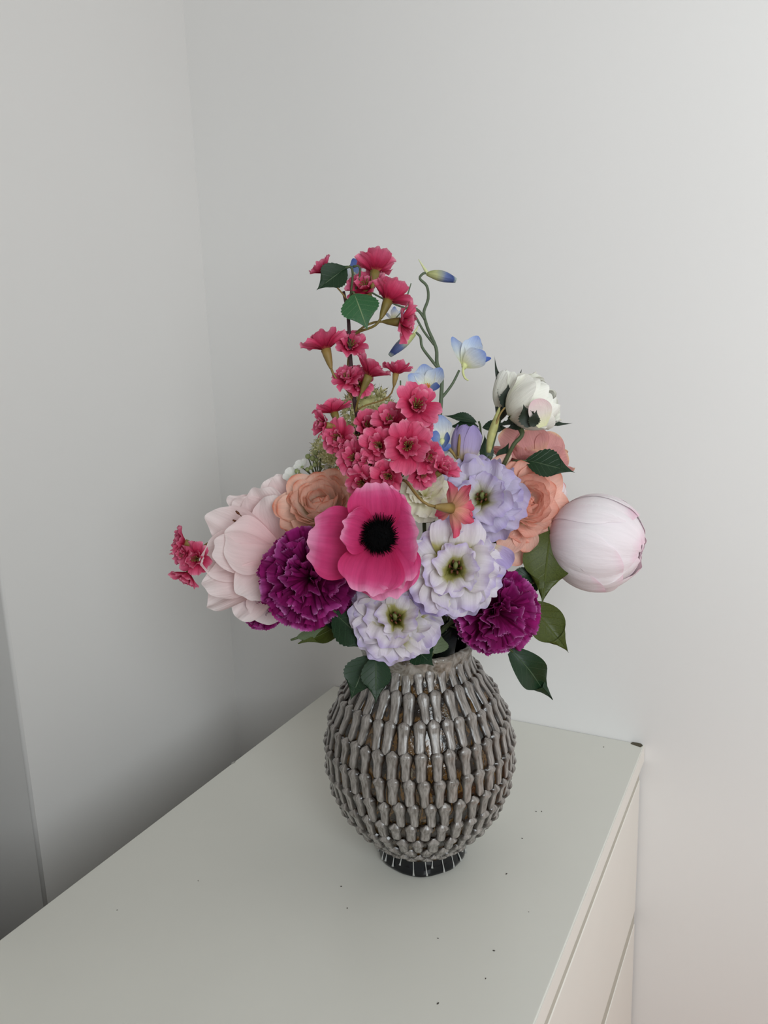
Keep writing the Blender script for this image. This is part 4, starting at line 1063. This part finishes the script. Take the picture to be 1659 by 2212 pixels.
def shaped_floret(c, dd, pets):
    P = at(*c, dd); mb = MB(); ball(mb, (0, 0, 0), .0032, 8, 6, (1, 1, 1.2))
    o = obj('floret', mb.mesh('floret', plain('floret_base', (214, 220, 156), .6)), r, Matrix.Translation(P))
    for j, (t, w, dz, fc, mat, bd) in enumerate(pets):
        T = at(*t, dd + dz); me = petal_mesh(mat, 200 + j, width=1.0, prof='oval', wrap=.55, bend=bd, tipround=.24, tp=1.8, nu=10, nv=9, chord=True)
        bt_petal(o, me, P, T, cdir(*fc), 'petal', w * dd / F / (T - P).length)
    return o
shaped_floret((1003,790), .80, [((977,727), 30, .012, (.3,0,1), M_DE, .3), ((1032,725), 48, .010, (-.1,.1,1), M_DE, .4), ((1048,760), 54, -.014, (.2,.6,-.8), M_DE, .5), ((1061,773), 24, .006, (0,.5,1), M_DB, .3), ((1000,745), 36, .024, (0,0,1), M_DE, .3)])
mb = MB(); org = PW[r.name].translation; tube(mb, [p - org for p in smooth_path([at(1003,786,.80), at(1000,802,.797), at(1004,816,.797), at(1012,822,.797)], 3)], [.0016,.0016,.0015,.0014,.0013,.0012,.0011,.001,.0008,.0006], 6)
obj('spur', mb.mesh('spur', plain('spur_green', (206, 212, 150), .6)), r, Matrix.Translation(org))
o = shaped_floret((923,842), .785, [((883,808), 44, .004, (.4,.2,1), M_DE, .4), ((915,786), 50, .012, (0,-.1,1), M_DE, .4), ((953,794), 46, .004, (-.4,.1,1), M_DE, .4), ((888,848), 28, -.012, (.2,.6,.8), M_DB, .2), ((950,836), 30, -.010, (-.2,.6,.8), M_DB, .2)])
mb = MB()
for k in range(8): a = k * .8; tube(mb, [(0, 0, 0), (.0025 * math.cos(a), .0025 * math.sin(a), .0065)], [.0007, .0005], 5)
obj('stamens', mb.mesh('stamens', plain('orange_anther', (206, 128, 48), .7)), o, frame(PW[o.name].translation, cdir(0, .6, .8)))
shaped_floret((955,955), .782, [((951,896), 50, -.004, (.1,.1,1), M_DE, .5), ((928,938), 34, -.008, (.3,.5,1), M_DB, .3), ((972,948), 40, -.008, (-.2,.5,1), M_DB, .3), ((962,975), 34, -.006, (0,.6,.8), M_DB, .3)])
floret((950,975), .80, (-.2,.1,.9), px2m(34, .79), 9, [M_DE, M_DB], 4, 60, .2)
floret((775,600), .79, (-.2,.6,-.5), px2m(40, .79), 11, [M_DE, M_DB], 5, 55, 0)
stalk([(905,672),(860,660),(800,630),(778,606)], .001, .0009)
floret((850,690), .80, (.2,.6,-.4), px2m(28, .8), 13, [M_DE], 4, 50, 0); stalk([(885,662),(868,672),(852,690)], .001, .0009)

# ------------------------------------------------------------------ allium balls and filler
def allium(c, d, R, lab, sd, cnt=120):
    P = at(*c, d); Rm = px2m(R, d); N = cdir(0, .95, .3)
    r = start('allium', lab, 'flower', P); rg = random.Random(sd)
    mb = MB(); base = petal_grid(width=.26, prof='lance', wrap=.5, bend=.25, nu=2, nv=4, seed=1)
    for k in range(cnt):
        z = 1 - 2 * (k + .5) / cnt; a = k * 2.39996; rr = math.sqrt(1 - z * z)
        n = (Vector((rr * math.cos(a), rr * math.sin(a), z)) + Vector((rg.gauss(0, .12), rg.gauss(0, .12), rg.gauss(0, .12)))).normalized()
        e1 = n.orthogonal().normalized(); e2 = n.cross(e1); ph0 = rg.uniform(0, 6.28); hh = rg.uniform(.66, .80)
        for q in range(6):
            an_ = ph0 + q * 1.047 + rg.uniform(-.15, .15); o_ = e1 * math.cos(an_) + e2 * math.sin(an_); le = rg.uniform(.75, 1.15)
            t = n * math.cos(le) + o_ * math.sin(le); zz = n * math.sin(le) - o_ * math.cos(le); x = t.cross(zz)
            M = basis(n * Rm * hh, x, t, zz, Rm * rg.uniform(.28, .40))
            mb.add([M @ Vector(v) for v in base[0]], base[1], base[2])
    o = obj('florets', mb.mesh('florets', M_AL), r, Matrix.Translation(P)); o['kind'] = 'stuff'
    mb = MB(); ball(mb, (0, 0, 0), Rm * .60, 14, 10); obj('core', mb.mesh('core', plain('allium_core', (200, 200, 140), .8, .2, 200)), r, Matrix.Translation(P))
    add_stem(r, P, N, .002)
allium((795,892), .81, 66, 'pale green spiky allium ball behind the tall cherry twig', 3)
allium((712,978), .83, 46, 'smaller pale green spiky ball left, above the peach ranunculus', 6, 90)

P = at(668, 1025, .82)
r = start('waxflower', 'tiny white blossoms and green berries on thin stalks above the peach ranunculus', 'flower branch', P)
m, bb = foot_pts(P); root_pt = at(690, 1040, .825)
twig(r, [at(694,1010,.82), root_pt, at(720,1120,.82), m + Vector((-.01, 0, .05)), m, bb], (.0012, .002), G_STEM, 'stem')
WAXG = plain('berry_green', (136, 148, 96), .5, .2, 300)
mb = MB(); ball(mb, (0, 0, 0), 1, 10, 8); bm_ = mb.mesh('berry', WAXG)
for (x, y, s) in ((665,986,6),(675,990,6),(642,1018,6),(648,1026,5),(680,1004,5),(664,1014,5),(672,1010,5),(684,994,5),(682,978,6)):
    q = at(x, y, .818); obj('berry', bm_, r, Matrix.Translation(q) @ Matrix.Scale(px2m(s, .818), 4))
    twig(r, [q, q + (root_pt - q) * .5 + Vector((0, 0, -.003)), root_pt], (.0006, .0008), G_STEM, 'stalk', 3)
M_WX = petal_mat('wax_petal', [(0, (214, 222, 190)), (.4, (236, 238, 230)), (1, (246, 246, 242))], None, veins=.05, noise=.03)
for i, (x, y, R, n) in enumerate(((653,1010,20,(-.3,.6,.7)), (634,1030,24,(-.4,.5,.7)), (692,985,14,(-.2,.5,.8)), (712,1012,14,(0,.5,.8)))):
    q = at(x, y, .822); FM = frame(q, cdir(*n)); mb = MB(); ball(mb, (0, 0, 0), .0018, 8, 6); o = obj('blossom', mb.mesh('blossom', WAXG), r, FM)
    for k in range(5): ring_petal(o, FM, petal_mesh(M_WX, k, width=.9, prof='round', wrap=.5, bend=.2, tipround=.2, ruf=.03, nu=8, nv=6), k * 1.2566, 62 * D2R, px2m(R, .822))
    twig(r, [q, q + (root_pt - q) * .5, root_pt], (.0006, .0008), G_STEM, 'stalk', 3)

# ------------------------------------------------------------------ rose-leaf sprig over the rim
P = at(815, 1412, .745)
r = start('leaf_sprig', 'sprig of dark serrated rose leaves hanging over the front left of the vase rim', 'leaves', P)
m, bb = foot_pts(P)
J = at(800, 1420, .742)
twig(r, [J, at(832,1404,.748), m + Vector((0, 0, .012)), m, bb], (.0014, .002), G_STEM, 'stem')
leaf(r, 'd', (797,1416), (757,1514), 76, .742, .738, (-.2,.35,1), 1, J)
leaf(r, 'd', (812,1416), (812,1522), 66, .738, .726, (.05,.35,1), 2, J)
leaf(r, 'd', (720,1322), (814,1410), 88, .75, .742, (.1,.35,1), 3, at(832,1404,.748))
leaf(r, 'd', (735,1345), (770,1300), 40, .77, .775, (.1,.35,1), 4, at(832,1404,.748))

# ------------------------------------------------------------------ dark crumpled plastic in the mouth
mb = MB(); rg = random.Random(11); nr, ns = 10, 40
V = []; 
for j in range(nr):
    for k in range(ns):
        a = 6.2832 * k / ns; t = j / (nr - 1)
        rad = .012 + .033 * t + .0035 * math.sin(5 * a + 3 * t) * t
        z = .205 + .060 * math.sin(t * 2.2) * (.55 + .45 * math.sin(3 * a + 1.3)) + .006 * math.sin(9 * a + 8 * t) + rg.uniform(-.003, .003)
        V.append((rad * math.cos(a), rad * math.sin(a), z))
Fc = [(j*ns+k, j*ns+(k+1) % ns, (j+1)*ns+(k+1) % ns, (j+1)*ns+k) for j in range(nr-1) for k in range(ns)]
mb.add(V, Fc)
o = obj('plastic_wrap', mb.mesh('plastic_wrap', plain('black_plastic', (20, 26, 24), .16, .3, 60, spec=.6)), None, TV)
tag(o, 'shiny black plastic wrap crumpled inside the vase mouth around the stems', 'wrap')
